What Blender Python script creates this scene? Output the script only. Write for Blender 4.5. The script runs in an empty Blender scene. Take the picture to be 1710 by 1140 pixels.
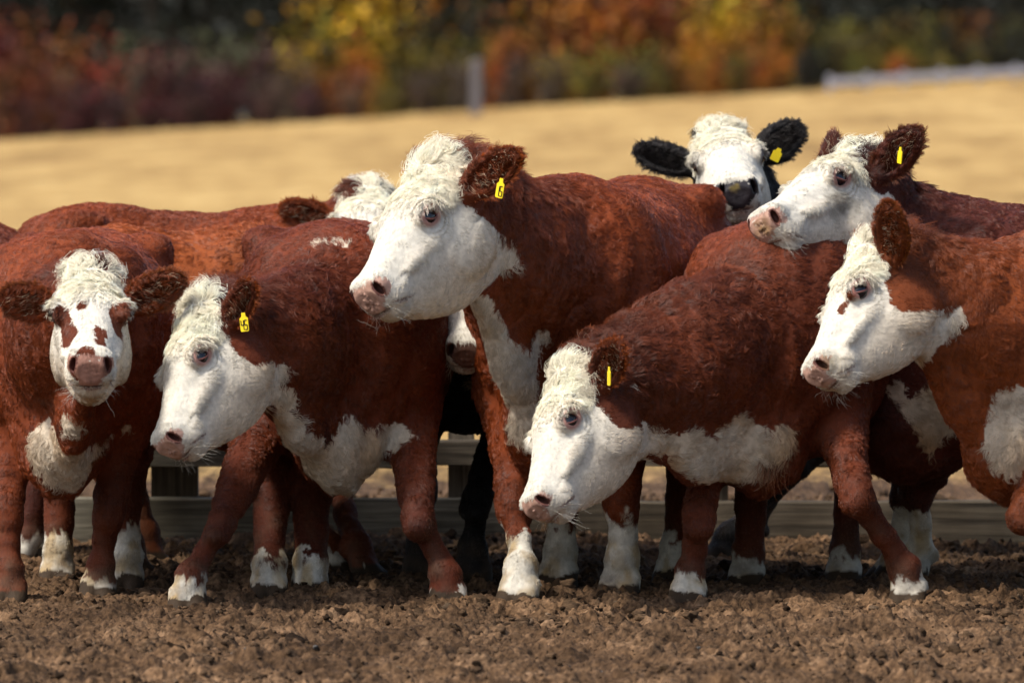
import bpy, math, random
import numpy as np
from mathutils import Vector, Matrix

random.seed(7); RNG = np.random.default_rng(11)
C = bpy.context.scene.collection
SC = bpy.context.scene
HAIR = 1.0          # strand density multiplier
GRID = 1.0          # surface grid multiplier

# ------------------------------------------------------------------ camera, sky, sun, exposure
F_PX, W_PX, H_PX = 11200.0, 1710.0, 1140.0
CAM_H, CAM_D, HOR = 1.5, 20.0, 170.0
PITCH = math.atan((H_PX / 2 - HOR) / F_PX)
cam_d = bpy.data.cameras.new('camera'); cam = bpy.data.objects.new('camera', cam_d); C.objects.link(cam)
cam.location = (0, -CAM_D, CAM_H); cam.rotation_euler = (math.pi / 2 - PITCH, 0, 0)
cam_d.sensor_width = 36.0; cam_d.lens = F_PX / W_PX * 36.0
cam_d.clip_start = 0.5; cam_d.clip_end = 2000
cam_d.dof.use_dof = True; cam_d.dof.focus_distance = 20.0; cam_d.dof.aperture_fstop = 4.2
SC.camera = cam

SUN_EL, SUN_AZ = math.radians(54), math.radians(-58)     # azimuth from behind the camera, negative = towards image left
wd = bpy.data.worlds.new('World'); SC.world = wd; wd.use_nodes = True
nt = wd.node_tree; bg = nt.nodes['Background']
sky = nt.nodes.new('ShaderNodeTexSky'); sky.sky_type = 'NISHITA'; sky.sun_disc = False
sky.sun_elevation = SUN_EL; sky.sun_rotation = math.pi + SUN_AZ * -1
sky.air_density = 1.0; sky.dust_density = 3.0; sky.ozone_density = 1.0
nt.links.new(sky.outputs[0], bg.inputs[0]); bg.inputs[1].default_value = 0.145
sd = bpy.data.lights.new('sun', 'SUN'); sun = bpy.data.objects.new('sun', sd); C.objects.link(sun)
sd.energy = 3.1; sd.angle = math.radians(8); sd.color = (1.0, 0.95, 0.87)
sdir = Vector((math.sin(SUN_AZ) * math.cos(SUN_EL), -math.cos(SUN_AZ) * math.cos(SUN_EL), math.sin(SUN_EL)))
sun.rotation_euler = (-sdir).to_track_quat('-Z', 'Y').to_euler()
SC.view_settings.view_transform = 'Standard'; SC.view_settings.look = 'None'
SC.view_settings.exposure = 0.56; SC.view_settings.gamma = 1.0
SC.cycles_curves.shape = 'RIBBONS'; SC.cycles_curves.subdivisions = 2
SC.cycles.use_denoising = True; SC.cycles.max_bounces = 6; SC.cycles.transparent_max_bounces = 8

def P(px, py, Y):
    """point of the place seen at photo pixel (px, py), at world depth Y"""
    a = np.array([(px - W_PX / 2) / F_PX, (H_PX / 2 - py) / F_PX, -1.0])
    c, s = math.cos(PITCH), math.sin(PITCH)
    d = np.array([a[0], c * 1.0 + s * a[1], -s + c * a[1]])
    t = (Y + CAM_D) / d[1]
    return np.array([d[0] * t, Y, CAM_H + d[2] * t])

def proj(V):
    c, s = math.cos(PITCH), math.sin(PITCH)
    x = V[:, 0]; y = V[:, 1] + CAM_D; z = V[:, 2] - CAM_H
    dep = y * c - z * s; up = y * s + z * c
    return W_PX / 2 + F_PX * x / dep, H_PX / 2 - F_PX * up / dep, dep

# ------------------------------------------------------------------ noise
def vnoise(p, seed=0):
    """value noise in -1..1 for an (N,3) array"""
    p = np.asarray(p, np.float64)
    i = np.floor(p).astype(np.int64); f = p - i; f = f * f * f * (f * (f * 6 - 15) + 10)
    def h(a, b, c):
        n = (a * 374761393 + b * 668265263 + c * 2147483647 + seed * 1274126177) & 0xffffffff
        n = ((n ^ (n >> 13)) * 1274126177) & 0xffffffff
        n = ((n ^ (n >> 15)) * 2246822519) & 0xffffffff
        return (n ^ (n >> 16)) / 2147483648.0 - 1.0
    r = 0
    for dx in (0, 1):
        wx = f[:, 0] if dx else 1 - f[:, 0]
        for dy in (0, 1):
            wy = f[:, 1] if dy else 1 - f[:, 1]
            for dz in (0, 1):
                wz = f[:, 2] if dz else 1 - f[:, 2]
                r = r + wx * wy * wz * h(i[:, 0] + dx, i[:, 1] + dy, i[:, 2] + dz)
    return r

def fbm(p, o=3, seed=0):
    a, t, r = 1.0, 0.0, 0
    for k in range(o):
        r = r + a * vnoise(np.asarray(p) * 2 ** k, seed + k * 17); t += a; a *= .5
    return r / t

def nrm(v):
    v = np.asarray(v, float); return v / (np.linalg.norm(v, axis=-1, keepdims=True) + 1e-12)

# ------------------------------------------------------------------ materials
def mat(name, col=(.5, .5, .5), rough=.8, spec=.3):
    m = bpy.data.materials.new(name); m.use_nodes = True
    b = m.node_tree.nodes['Principled BSDF']
    b.inputs['Base Color'].default_value = (*col, 1); b.inputs['Roughness'].default_value = rough
    b.inputs['Specular IOR Level'].default_value = spec
    return m, m.node_tree, b

def node(t, typ, **kw):
    n = t.nodes.new(typ)
    for k, v in kw.items():
        if k.startswith('i_'):
            n.inputs[k[2:]].default_value = v
        else:
            setattr(n, k, v)
    return n

def ramp(t, fac, stops):
    r = t.nodes.new('ShaderNodeValToRGB'); e = r.color_ramp.elements
    while len(e) < len(stops): e.new(.5)
    for k, (p, c) in enumerate(stops):
        e[k].position = p; e[k].color = (*c, 1) if len(c) == 3 else c
    t.links.new(fac, r.inputs[0]); return r

def coat_materials():
    m, t, b = mat('coat_skin', rough=.75, spec=.25)
    a = node(t, 'ShaderNodeAttribute', attribute_name='pigment')
    n = node(t, 'ShaderNodeTexNoise', i_Scale=90.0, i_Detail=4.0)
    mx = node(t, 'ShaderNodeMix', data_type='RGBA', blend_type='MULTIPLY'); mx.inputs[0].default_value = .5
    r = ramp(t, n.outputs[0], [(.3, (.55, .55, .55)), (.7, (1.15, 1.15, 1.15))])
    t.links.new(a.outputs['Color'], mx.inputs[6]); t.links.new(r.outputs[0], mx.inputs[7])
    t.links.new(mx.outputs[2], b.inputs['Base Color'])
    mr = node(t, 'ShaderNodeMapRange'); mr.inputs[3].default_value = .8; mr.inputs[4].default_value = .32
    t.links.new(a.outputs['Alpha'], mr.inputs[0]); t.links.new(mr.outputs[0], b.inputs['Roughness'])
    bp = node(t, 'ShaderNodeBump', i_Strength=.5, i_Distance=.004); t.links.new(n.outputs[0], bp.inputs['Height'])
    t.links.new(bp.outputs[0], b.inputs['Normal'])
    h, t, b = mat('coat_hair', rough=.40, spec=.36)
    a = node(t, 'ShaderNodeAttribute', attribute_name='tint')
    t.links.new(a.outputs['Color'], b.inputs['Base Color'])
    return m, h
M_SKIN, M_HAIR = coat_materials()
M_EYE = mat('eye_gloss', (.006, .006, .010), .06, .6)[0]
M_LID = mat('eyelid_pink', (.16, .06, .05), .4, .4)[0]
M_LID_D = mat('eyelid_dark', (.05, .02, .015), .45, .4)[0]
M_TAG = mat('tag_yellow', (.85, .62, .01), .4, .4)[0]
M_INK = mat('tag_ink', (.015, .013, .01), .6, .2)[0]

# ------------------------------------------------------------------ implicit primitives
class Prim:
    def __init__(s, fn, lo, hi, k, region, flow, sub=False):
        s.fn, s.lo, s.hi, s.k, s.region, s.flow, s.sub = fn, np.array(lo), np.array(hi), k, region, nrm(flow), sub

def p_cone(a, ra, b, rb, k=.04, n=None, sq=1.0, region='leg', flow=(0, 0, -1)):
    a = np.array(a, float); b = np.array(b, float); ba = b - a; L2 = ba @ ba + 1e-9
    if n is not None:
        n = nrm(n); g = 1 - 1 / sq
        def warp(x, y, z):
            q = x * n[0] + y * n[1] + z * n[2]
            return x - g * q * n[0], y - g * q * n[1], z - g * q * n[2]
    bw = ba
    if n is not None:
        bw = np.array(warp(*ba)); L2 = bw @ bw + 1e-9
    def fn(x, y, z):
        x, y, z = x - a[0], y - a[1], z - a[2]
        if n is not None: x, y, z = warp(x, y, z)
        t = np.clip((x * bw[0] + y * bw[1] + z * bw[2]) / L2, 0, 1)
        return (np.sqrt((x - t * bw[0]) ** 2 + (y - t * bw[1]) ** 2 + (z - t * bw[2]) ** 2) - (ra + (rb - ra) * t)) * min(1, sq)
    m = max(ra, rb) * max(1, sq) + k + .01
    return Prim(fn, np.minimum(a, b) - m, np.maximum(a, b) + m, k, region, flow)

def p_ell(c, R, r, k=.04, region='trunk', flow=(0, 0, -1), sub=False):
    c = np.array(c, float); R = np.array(R, float); r = np.array(r, float)
    def fn(x, y, z):
        x, y, z = x - c[0], y - c[1], z - c[2]
        q = [(x * R[i][0] + y * R[i][1] + z * R[i][2]) / r[i] for i in range(3)]
        k0 = np.sqrt(q[0] ** 2 + q[1] ** 2 + q[2] ** 2) + 1e-9
        k1 = np.sqrt((q[0] / r[0]) ** 2 + (q[1] / r[1]) ** 2 + (q[2] / r[2]) ** 2) + 1e-9
        return k0 * (k0 - 1) / k1
    e = np.sqrt(((R * r[:, None]) ** 2).sum(0)) + k + .01
    return Prim(fn, c - e, c + e, k, region, flow, sub)

def catmull(xs, ys, n=160):
    xs = np.array(xs, float); ys = np.array(ys, float)
    m = np.gradient(ys, xs); X = np.linspace(xs[0], xs[-1], n)
    i = np.clip(np.searchsorted(xs, X) - 1, 0, len(xs) - 2); h = xs[i + 1] - xs[i]; t = (X - xs[i]) / h
    Y = (2 * t ** 3 - 3 * t ** 2 + 1) * ys[i] + (t ** 3 - 2 * t ** 2 + t) * h * m[i] + (-2 * t ** 3 + 3 * t ** 2) * ys[i + 1] + (t ** 3 - t ** 2) * h * m[i + 1]
    return X, Y

def p_loft(o, f, v, w, T, k, region, flow, taper=0.0, pw=2.2):
    """T rows: u, top, bottom, half width"""
    T = np.array(T, float); o = np.array(o, float)
    X, top = catmull(T[:, 0], T[:, 1]); _, bot = catmull(T[:, 0], T[:, 2]); _, wid = catmull(T[:, 0], T[:, 3])
    def fn(x, y, z):
        x, y, z = x - o[0], y - o[1], z - o[2]
        u = x * f[0] + y * f[1] + z * f[2]; q = x * v[0] + y * v[1] + z * v[2]; s = x * w[0] + y * w[1] + z * w[2]
        tp = np.interp(u, X, top); bt = np.interp(u, X, bot); b = np.interp(u, X, wid)
        h = np.maximum((tp - bt) / 2, .01); t = (s - (tp + bt) / 2) / h
        b = b * (1 - taper * (.5 - .5 * np.clip(t, -1, 1)))
        g = (np.abs(q / b) ** pw + np.abs(t) ** pw) ** (1 / pw)
        d = (g - 1) * np.minimum(h, b)
        du = np.maximum(np.maximum(X[0] - u, u - X[-1]), 0)
        return np.where(du > 0, np.sqrt(np.maximum(d, 0) ** 2 + du ** 2), d)
    pts = []
    for i in range(0, len(X), 6):
        for sgn in (-1, 1):
            for hh in (top[i], bot[i]): pts.append(o + f * X[i] + v * sgn * wid[i] + w * hh)
    pts = np.array(pts); m = k + .02
    return Prim(fn, pts.min(0) - m, pts.max(0) + m, k, region, flow)

def axis_grid(lo, hi, flo, fhi, fine, coarse):
    a = []
    x = lo
    while x < hi:
        a.append(x); x += fine if flo - .01 < x < fhi else coarse
    a += [x, x + coarse]
    return np.array(a)

def surface_nets(F, xs, ys, zs):
    ins = F < 0
    n = ins[:-1, :-1, :-1].astype(np.int8)
    for d in [(0, 0, 1), (0, 1, 0), (0, 1, 1), (1, 0, 0), (1, 0, 1), (1, 1, 0), (1, 1, 1)]:
        n = n + ins[d[0]:ins.shape[0] - 1 + d[0], d[1]:ins.shape[1] - 1 + d[1], d[2]:ins.shape[2] - 1 + d[2]]
    I, J, K = np.nonzero((n > 0) & (n < 8))
    idx = np.full(n.shape, -1, np.int32); idx[I, J, K] = np.arange(len(I))
    cs = [(a, b, c) for a in (0, 1) for b in (0, 1) for c in (0, 1)]
    val = {d: F[I + d[0], J + d[1], K + d[2]] for d in cs}
    sx, sy, sz, cnt = 0, 0, 0, 0
    for d in cs:
        for ax in range(3):
            if d[ax]: continue
            e = list(d); e[ax] = 1; a, b = val[d], val[tuple(e)]
            cr = (a < 0) != (b < 0)
            t = np.where(cr, a / np.where(cr, a - b, 1), 0)
            q = [np.full(len(I), float(x)) for x in d]; q[ax] = t
            sx = sx + np.where(cr, q[0], 0); sy = sy + np.where(cr, q[1], 0); sz = sz + np.where(cr, q[2], 0); cnt = cnt + cr
    sx, sy, sz = sx / cnt, sy / cnt, sz / cnt
    V = np.stack([xs[I] + sx * (xs[I + 1] - xs[I]), ys[J] + sy * (ys[J + 1] - ys[J]), zs[K] + sz * (zs[K + 1] - zs[K])], 1)
    Q = []
    for ax in range(3):
        s0 = [slice(None)] * 3; s1 = [slice(None)] * 3; s0[ax] = slice(0, -1); s1[ax] = slice(1, None)
        a, b = ins[tuple(s0)], ins[tuple(s1)]
        E = np.argwhere(a != b); o1, o2 = [(1, 2), (2, 0), (0, 1)][ax]
        ok = (E[:, o1] > 0) & (E[:, o2] > 0) & (E[:, o1] < F.shape[o1] - 1) & (E[:, o2] < F.shape[o2] - 1); E = E[ok]
        def g(d1, d2):
            e = E.copy(); e[:, o1] -= d1; e[:, o2] -= d2; return idx[e[:, 0], e[:, 1], e[:, 2]]
        q = np.stack([g(1, 1), g(0, 1), g(0, 0), g(1, 0)], 1)
        fl = ~a[E[:, 0], E[:, 1], E[:, 2]]
        q[fl] = q[fl][:, ::-1]; Q.append(q)
    return V, np.concatenate(Q)

def smin(a, b, k):
    h = np.clip(.5 + .5 * (b - a) / k, 0, 1)
    return b + (a - b) * h - k * h * (1 - h)

def field_at(prims, V):
    d = np.full(len(V), .5)
    for p in prims:
        m = np.all((V > p.lo) & (V < p.hi), 1)
        if not m.any(): continue
        q = p.fn(V[m, 0], V[m, 1], V[m, 2])
        d[m] = -smin(-d[m], q, p.k) if p.sub else smin(d[m], q, p.k)
    return d

def build_field(prims, fine_c, fine_r, fine=.0045, coarse=.011):
    fine *= GRID; coarse *= GRID
    lo = np.min([p.lo for p in prims if not p.sub], 0); hi = np.max([p.hi for p in prims if not p.sub], 0)
    lo[2] = min(lo[2], -.03)
    ax = [axis_grid(lo[i], hi[i], fine_c[i] - fine_r[i], fine_c[i] + fine_r[i], fine, coarse) for i in range(3)]
    F = np.full([len(a) for a in ax], .5, np.float32)
    for p in prims:
        r = [(max(0, np.searchsorted(ax[i], p.lo[i]) - 1), min(len(ax[i]), np.searchsorted(ax[i], p.hi[i]) + 1)) for i in range(3)]
        if any(b <= a for a, b in r): continue
        sl = tuple(slice(a, b) for a, b in r)
        x = ax[0][sl[0]][:, None, None]; y = ax[1][sl[1]][None, :, None]; z = ax[2][sl[2]][None, None, :]
        q = p.fn(x, y, z).astype(np.float32)
        F[sl] = -smin(-F[sl], q, p.k) if p.sub else smin(F[sl], q, p.k)
    V, Q = surface_nets(F, *ax)
    # settle the vertices onto the surface
    for it in range(2):
        e = .002
        d = field_at(prims, V)
        g = np.stack([field_at(prims, V + np.array(o) * e) - d for o in ((1, 0, 0), (0, 1, 0), (0, 0, 1))], 1) / e
        gl = np.maximum((g ** 2).sum(1), .2)
        V = V - np.clip(d / gl, -.004, .004)[:, None] * g
    return V, Q

def vert_normals(V, Q):
    d1 = V[Q[:, 2]] - V[Q[:, 0]]; d2 = V[Q[:, 3]] - V[Q[:, 1]]
    n = np.cross(d1, d2); N = np.zeros_like(V)
    for k in range(4):
        for a in range(3): N[:, a] += np.bincount(Q[:, k], n[:, a], len(V))
    return nrm(N)

def mesh_from(name, V, Q, material, smooth=True):
    me = bpy.data.meshes.new(name)
    k = Q.shape[1]
    me.vertices.add(len(V)); me.vertices.foreach_set('co', V.astype(np.float32).ravel())
    me.loops.add(Q.size); me.loops.foreach_set('vertex_index', Q.astype(np.int32).ravel())
    me.polygons.add(len(Q)); me.polygons.foreach_set('loop_start', np.arange(0, Q.size, k, dtype=np.int32))
    if smooth: me.polygons.foreach_set('use_smooth', np.ones(len(Q), bool))
    me.materials.append(material); me.update(calc_edges=True)
    return me

def link(name, data, parent=None, **props):
    o = bpy.data.objects.new(name, data); C.objects.link(o)
    if parent: o.parent = parent
    for k, v in props.items(): o[k] = v
    return o

# ------------------------------------------------------------------ cattle
BROWN = np.array([.155, .034, .011]); WHITE = np.array([.61, .57, .48]); CREAM = np.array([.50, .345, .195])
BLACK = np.array([.012, .010, .010]); PINK = np.array([.43, .255, .19]); HOOF = np.array([.040, .024, .012])
MAROON = np.array([.085, .018, .008])

TRUNK = [(-.74, .98, .80, .10), (-.70, 1.04, .68, .17), (-.58, 1.10, .56, .23), (-.42, 1.125, .50, .265), (-.2, 1.11, .44, .29), (.05, 1.10, .41, .30),
         (.28, 1.115, .40, .285), (.45, 1.125, .41, .245), (.58, 1.09, .44, .205), (.68, 1.00, .50, .16), (.74, .90, .58, .11)]
HEAD = [(-.07, -.05, -.18, .070), (-.03, -.015, -.225, .090), (.02, .008, -.27, .106), (.08, .022, -.312, .116), (.14, .024, -.324, .120), (.20, .014, -.320, .116),
        (.26, -.006, -.304, .102), (.32, -.026, -.276, .090), (.38, -.042, -.240, .075), (.425, -.048, -.208, .068), (.455, -.053, -.194, .066), (.478, -.066, -.172, .056), (.490, -.085, -.15, .044)]

def frame(n, wref):
    f = nrm(n); w = np.array(wref, float); w = nrm(w - f * (w @ f)); v = np.cross(w, f)
    return f, v, w

def cow(cfg):
    s = cfg.get('s', 1.0)
    base = np.array(cfg['col']); alt = cfg.get('body_flow', None)
    ch, rp = np.array([*cfg['chest'], 0.]), np.array([*cfg['rump'], 0.])
    hd = nrm(ch - rp); lat = np.cross([0, 0, 1.], hd); up = np.array([0, 0, 1.])
    mid = (ch + rp) / 2; tl = np.linalg.norm(ch - rp) / 1.48       # length scale of the trunk
    ws = cfg.get('ws', 1.0) * s
    def L(x, y, z): return mid + hd * x * tl + lat * y * ws + up * z * s
    pr = []
    wz = cfg.get('withers', 0.0)
    T = [(x * tl, (t + wz * (x > .2)) * s, b * s, h * ws) for x, t, b, h in TRUNK]
    back = -hd + np.array([0, 0, -.45])
    pr.append(p_loft(mid, hd, lat, up, T, .05, 'trunk', back, taper=-.0, pw=2.25))
    for sg in (-1, 1):
        pr.append(p_ell(L(.42, sg * .17, .80), [hd, lat, up], np.array([.17, .10, .27]) * s, .07, 'trunk', back))          # shoulder
        pr.append(p_ell(L(-.50, sg * .16, .80), [hd, lat, up], np.array([.20, .11, .27]) * s, .07, 'trunk', back))         # thigh
        pr.append(p_ell(L(-.42, sg * .20, 1.06), [hd, lat, up], np.array([.06, .05, .04]) * s, .07, 'trunk', back))        # hip bone
    bk = cfg.get('brisket', (.60, .0, .47)); pr.append(p_ell(L(*bk), [hd, lat, up], np.array([.17, .13, .15]) * s, .07, 'brisket', (0, 0, -1) - .4 * hd))
    # head frame
    hs = cfg.get('hs', s)
    poll = np.array(cfg['poll'])
    mpx, mpy = cfg['muzzle']                       # centre of the nose leather: the head's length sets how far it comes forward
    best = None
    for dy in np.linspace(0, .5, 101):
        mz = P(mpx, mpy, poll[1] - dy); er = abs(np.linalg.norm(mz - poll) - .4805 * hs)
        if best is None or er < best[0]: best = (er, mz)
    nd = nrm(best[1] - poll); w0 = np.array(cfg['brow'], float); w0 = nrm(w0 - nd * (w0 @ nd)); th_ = math.atan2(.10, .47)
    f = math.cos(th_) * nd + math.sin(th_) * w0; w = math.cos(th_) * w0 - math.sin(th_) * nd; v = np.cross(w, f)
    H = lambda u, q, ww: poll + (f * u + v * q + w * ww) * hs
    # neck: two lofted cones, flattened sideways
    nb = L(*cfg.get('neck_root', (.42, 0, .78))); nh = H(-.02, 0, -.125)
    nm = (nb + nh) / 2 + np.array(cfg.get('neck_mid', (0, 0, 0)))
    nlat = nrm(lat + v * (1 if lat @ v > 0 else -1))
    fl1, fl2 = nrm(nb - nm) + [0, 0, -.5], nrm(nm - nh) + [0, 0, -.5]
    nr = cfg.get('nr', (.25, .195, .13))
    pr.append(p_cone(nb, nr[0] * s, nm, nr[1] * s, .09, lat, .72, 'neck', fl1))
    pr.append(p_cone(nm, nr[1] * s, nh, nr[2] * s, .07, nlat, .78, 'neck', fl2))
    # dewlap
    th = H(.06, 0, -.25); bb = L(bk[0] + .04, 0, bk[2] - .02); dm = (th + bb) / 2 + np.array(cfg.get('dew_mid', (0, 0, -.03)))
    pr.append(p_cone(th, .05 * s, dm, .06 * s, .06, nlat, .6, 'dewlap', nrm(dm - th) + [0, 0, -.4]))
    pr.append(p_cone(dm, .06 * s, bb, .09 * s, .08, lat, .6, 'dewlap', nrm(bb - dm) + [0, 0, -.4]))
    # head
    pr.append(p_loft(poll, f, v, w, [(a * hs, b * hs, c * hs * cfg.get('jaw', 1), d * hs * cfg.get('wide', 1)) for a, b, c, d in HEAD], .03, 'head', f, taper=.30, pw=2.3))
    hr = [f, v, w]
    for sg in (-1, 1):
        pr.append(p_ell(H(.125, sg * .088, -.20), hr, np.array([.085, .030, .075]) * hs, .04, 'head', -f - .5 * w))            # cheek
        pr.append(p_ell(H(.195, sg * .094, -.035), hr, np.array([.05, .024, .030]) * hs, .03, 'head', f))                       # orbit
        pr.append(p_ell(H(.27, sg * .075, -.115), hr, np.array([.10, .014, .015]) * hs, .035, 'head', f))                       # cheekbone
        pr.append(p_ell(H(.452, sg * .040, -.098), hr, np.array([.032, .026, .036]) * hs, .02, 'nose', f))                      # nostril wing
        pr.append(p_ell(H(.42, sg * .045, -.145), hr, np.array([.045, .028, .035]) * hs, .025, 'head', f))                      # lip
    pr.append(p_ell(H(.425, 0, -.192), hr, np.array([.035, .045, .022]) * hs, .022, 'head', -f))                                 # chin
    pr.append(p_ell(H(-.01, 0, .005), hr, np.array([.06, .07, .035]) * hs, .03, 'poll', -f))                                     # poll
    # ears: cupped leaves
    ears = []
    for e in cfg['ears']:
        sg = e['side']; b0 = H(.045, sg * .094, -.078); tip = np.array(e['tip']); ax = tip - b0; el = np.linalg.norm(ax); ax = ax / el
        op = np.array(e['open'], float); op = nrm(op - ax * (op @ ax)); sd_ = np.cross(ax, op)
        wd_ = e.get('w', .05) * hs; c0 = b0 + ax * el * .52
        pr.append(p_cone(b0 - ax * .02, .034 * hs, b0 + ax * el * .3, .030 * hs, .025, None, 1, 'ear', ax))
        pr.append(p_ell(c0 - ax * el * .06, [ax, sd_, op], [el * .44, wd_, .024 * hs], .018, 'ear', ax)); pr.append(p_ell(c0 + ax * el * .22, [ax, sd_, op], [el * .27, wd_ * .50, .017 * hs], .03, 'ear', ax))
        pr.append(p_ell(c0 + ax * el * .02 + op * .022 * hs, [ax, sd_, op], [el * .42, wd_ * .66, .027 * hs], .010, 'earin', ax, sub=True))
        ears.append((b0, ax, op, sd_, el, wd_, c0))
    # nostrils, mouth, eye sockets are carved
    for sg in (-1, 1):
        no = nrm(f * .75 + v * sg * .6 + w * .15); na = nrm(np.cross(no, f * .2 + w)); nc = np.cross(no, na)
        pr.append(p_ell(H(.474, sg * .046, -.098), [no, na, nc], np.array([.022, .009, .021]) * hs, .006, 'nostril', f, sub=True))
        ml = H(.43, sg * .066, -.168)
        mf, mw = f * .94 + w * .34, w * .94 - f * .34
        pr.append(p_ell(ml, [mf, v, mw], np.array([.044, .009, .0020]) * hs, .006, 'mouth', f, sub=True))
        pr.append(p_ell(H(.207, sg * .117, -.046), hr, np.array([.028, .017, .024]) * hs, .008, 'socket', f, sub=True))
    pr.append(p_ell(H(.478, 0, -.165), [f, v, w], np.array([.013, .045, .0022]) * hs, .006, 'mouth', f, sub=True))
    # legs
    stock = []
    def hoof(Ft, fw):
        sdv = np.cross([0, 0, 1.], fw)
        for sg in (-1, 1):
            c = Ft + sdv * sg * .027 * s + fw * .015 * s
            pr.append(p_cone(c + np.array([0, 0, .065 * s]) - fw * .02 * s, .030 * s, c + np.array([0, 0, .022 * s]) + fw * .018 * s, .032 * s, .014, None, 1, 'hoof', (0, 0, -1)))
            pr.append(p_cone(c + np.array([0, 0, .02 * s]) - fw * .02 * s, .030 * s, c + np.array([0, 0, .012 * s]) + fw * .05 * s, .020 * s, .014, None, 1, 'hoof', (0, 0, -1)))
    for sg, lg in zip((1, -1), cfg['fl']):
        if lg is None: continue
        Ft = np.array(lg['foot']); fw = nrm(np.array([*lg.get('dir', hd[:2]), 0.])); fat = lg.get('fat', 1.0) * s
        S0 = L(.44, sg * .155, .74); E = L(.38, sg * .175, .56)
        K = np.array(lg['knee']) if 'knee' in lg else E * .45 + Ft * .55 + np.array([0, 0, .03]) + hd * .02
        Te = Ft + np.array([0, 0, .115 * s]) - fw * .015 + (K - Ft) * np.array([.1, .1, 0])
        dn = (0, 0, -1)
        pr.append(p_cone(S0, .12 * s, E, .088 * fat, .06, lat, .85, 'upleg', dn)); pr.append(p_cone(E, .088 * fat, K + (E - K) * .18, .048 * fat, .05, None, 1, 'leg', dn))
        pr.append(p_cone(K + (E - K) * .12, .045 * fat, K - (E - K) * .10, .044 * fat, .03, None, 1, 'leg', dn))
        pr.append(p_ell(K + fw * .022 * s, [fw, np.cross([0, 0, 1.], fw), up], np.array([.032, .039, .058]) * fat, .02, 'leg', dn))
        pr.append(p_ell(K - fw * .030 * s + np.array([0, 0, .02]), [fw, np.cross([0, 0, 1.], fw), up], np.array([.026, .026, .04]) * fat, .02, 'leg', dn))
        Cm = K * .45 + Te * .55; pr.append(p_cone(K, .038 * fat, Cm, .031 * fat, .025, None, 1, 'leg', dn)); pr.append(p_cone(Cm - fw * .006, .031 * fat, Te, .038 * fat, .02, None, 1, 'leg', dn))
        for s2 in (-1, 1): pr.append(p_ell(Te - fw * .040 * s + np.cross([0, 0, 1.], fw) * s2 * .022 * s - np.array([0, 0, .015]), np.eye(3), np.array([.014, .014, .020]) * s, .012, 'leg', dn))
        pr.append(p_cone(Te, .045 * fat, Ft + np.array([0, 0, .05]), .043 * fat, .02, None, 1, 'leg', dn))
        hoof(Ft, fw); stock.append((Te, Ft, lg.get('white', .18), lg.get('stain', .3)))
    for sg, lg in zip((1, -1), cfg['hl']):
        if lg is None: continue
        Ft = np.array(lg['foot']); fw = nrm(np.array([*lg.get('dir', hd[:2]), 0.])); fat = lg.get('fat', 1.0) * s
        S0 = L(-.48, sg * .15, .80); St = L(-.32, sg * .18, .60)
        Hk = np.array(lg['hock']) if 'hock' in lg else np.array([Ft[0], Ft[1], 0]) - fw * .10 * s + np.array([0, 0, .40 * s])
        Te = Ft + np.array([0, 0, .115 * s]) - fw * .02; dn = (0, 0, -1)
        pr.append(p_cone(S0, .17 * s, St, .13 * s, .07, lat, .75, 'upleg', back)); pr.append(p_cone(St, .12 * s, Hk, .055 * fat, .07, lat, .85, 'upleg', dn))
        pr.append(p_cone(L(-.66, sg * .13, .74), .10 * s, Hk, .048 * fat, .06, lat, .7, 'upleg', dn))
        pr.append(p_cone(Hk, .054 * fat, Te, .040 * fat, .04, None, 1, 'leg', dn)); pr.append(p_cone(Te, .049 * fat, Ft + np.array([0, 0, .05]), .043 * fat, .02, None, 1, 'leg', dn))
        hoof(Ft, fw); stock.append((Te, Ft, lg.get('white', .18), lg.get('stain', .3)))
    # tail
    t0, t1, t2 = L(-.74, 0, 1.0), L(-.83, .02, .78), L(-.82, .03, .45)
    pr.append(p_cone(t0, .035, t1, .022, .04, None, 1, 'tail', (0, 0, -1))); pr.append(p_cone(t1, .022, t2, .02, .02, None, 1, 'tail', (0, 0, -1)))
    for q in cfg.get('extra', lambda *a: [])(L, H, hd, lat, s): pr.append(q)
    pr = [p for p in pr if not p.sub] + [p for p in pr if p.sub]
    # polygonise
    hc = H(.16, 0, -.1)
    det = cfg.get('detail', 1.0)
    V, Q = build_field(pr, hc, np.array([.36, .36, .36]) * hs, .0045 / det, .0115 / det)
    # region and flow at the vertices
    reg = {}; flow = np.zeros_like(V); wsum = np.zeros(len(V))
    for p in pr:
        m = np.all((V > p.lo - .05) & (V < p.hi + .05), 1)
        if not m.any(): continue
        q = p.fn(V[m, 0], V[m, 1], V[m, 2])
        wt = np.exp(-np.abs(q) / .008) if p.sub else np.exp(-np.maximum(q, 0) / .022)
        r = reg.setdefault(p.region, np.zeros(len(V))); r[m] = np.maximum(r[m], wt)
        if not p.sub:
            flow[m] += wt[:, None] * p.flow; wsum[m] += wt
    Z = np.zeros(len(V)); R = lambda n: reg.get(n, Z)
    # folds and muscle relief
    hx_ = (V - mid) @ hd / tl
    N = vert_normals(V, Q)
    hl = np.stack([(V - poll) @ f, (V - poll) @ v, (V - poll) @ w], 1) / hs
    headw = np.clip((R('head') + R('poll') + R('nose')), 0, 1) * (hl[:, 0] > -.1)
    soft = np.clip(1 - headw - R('ear') - R('hoof'), 0, 1)
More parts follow.
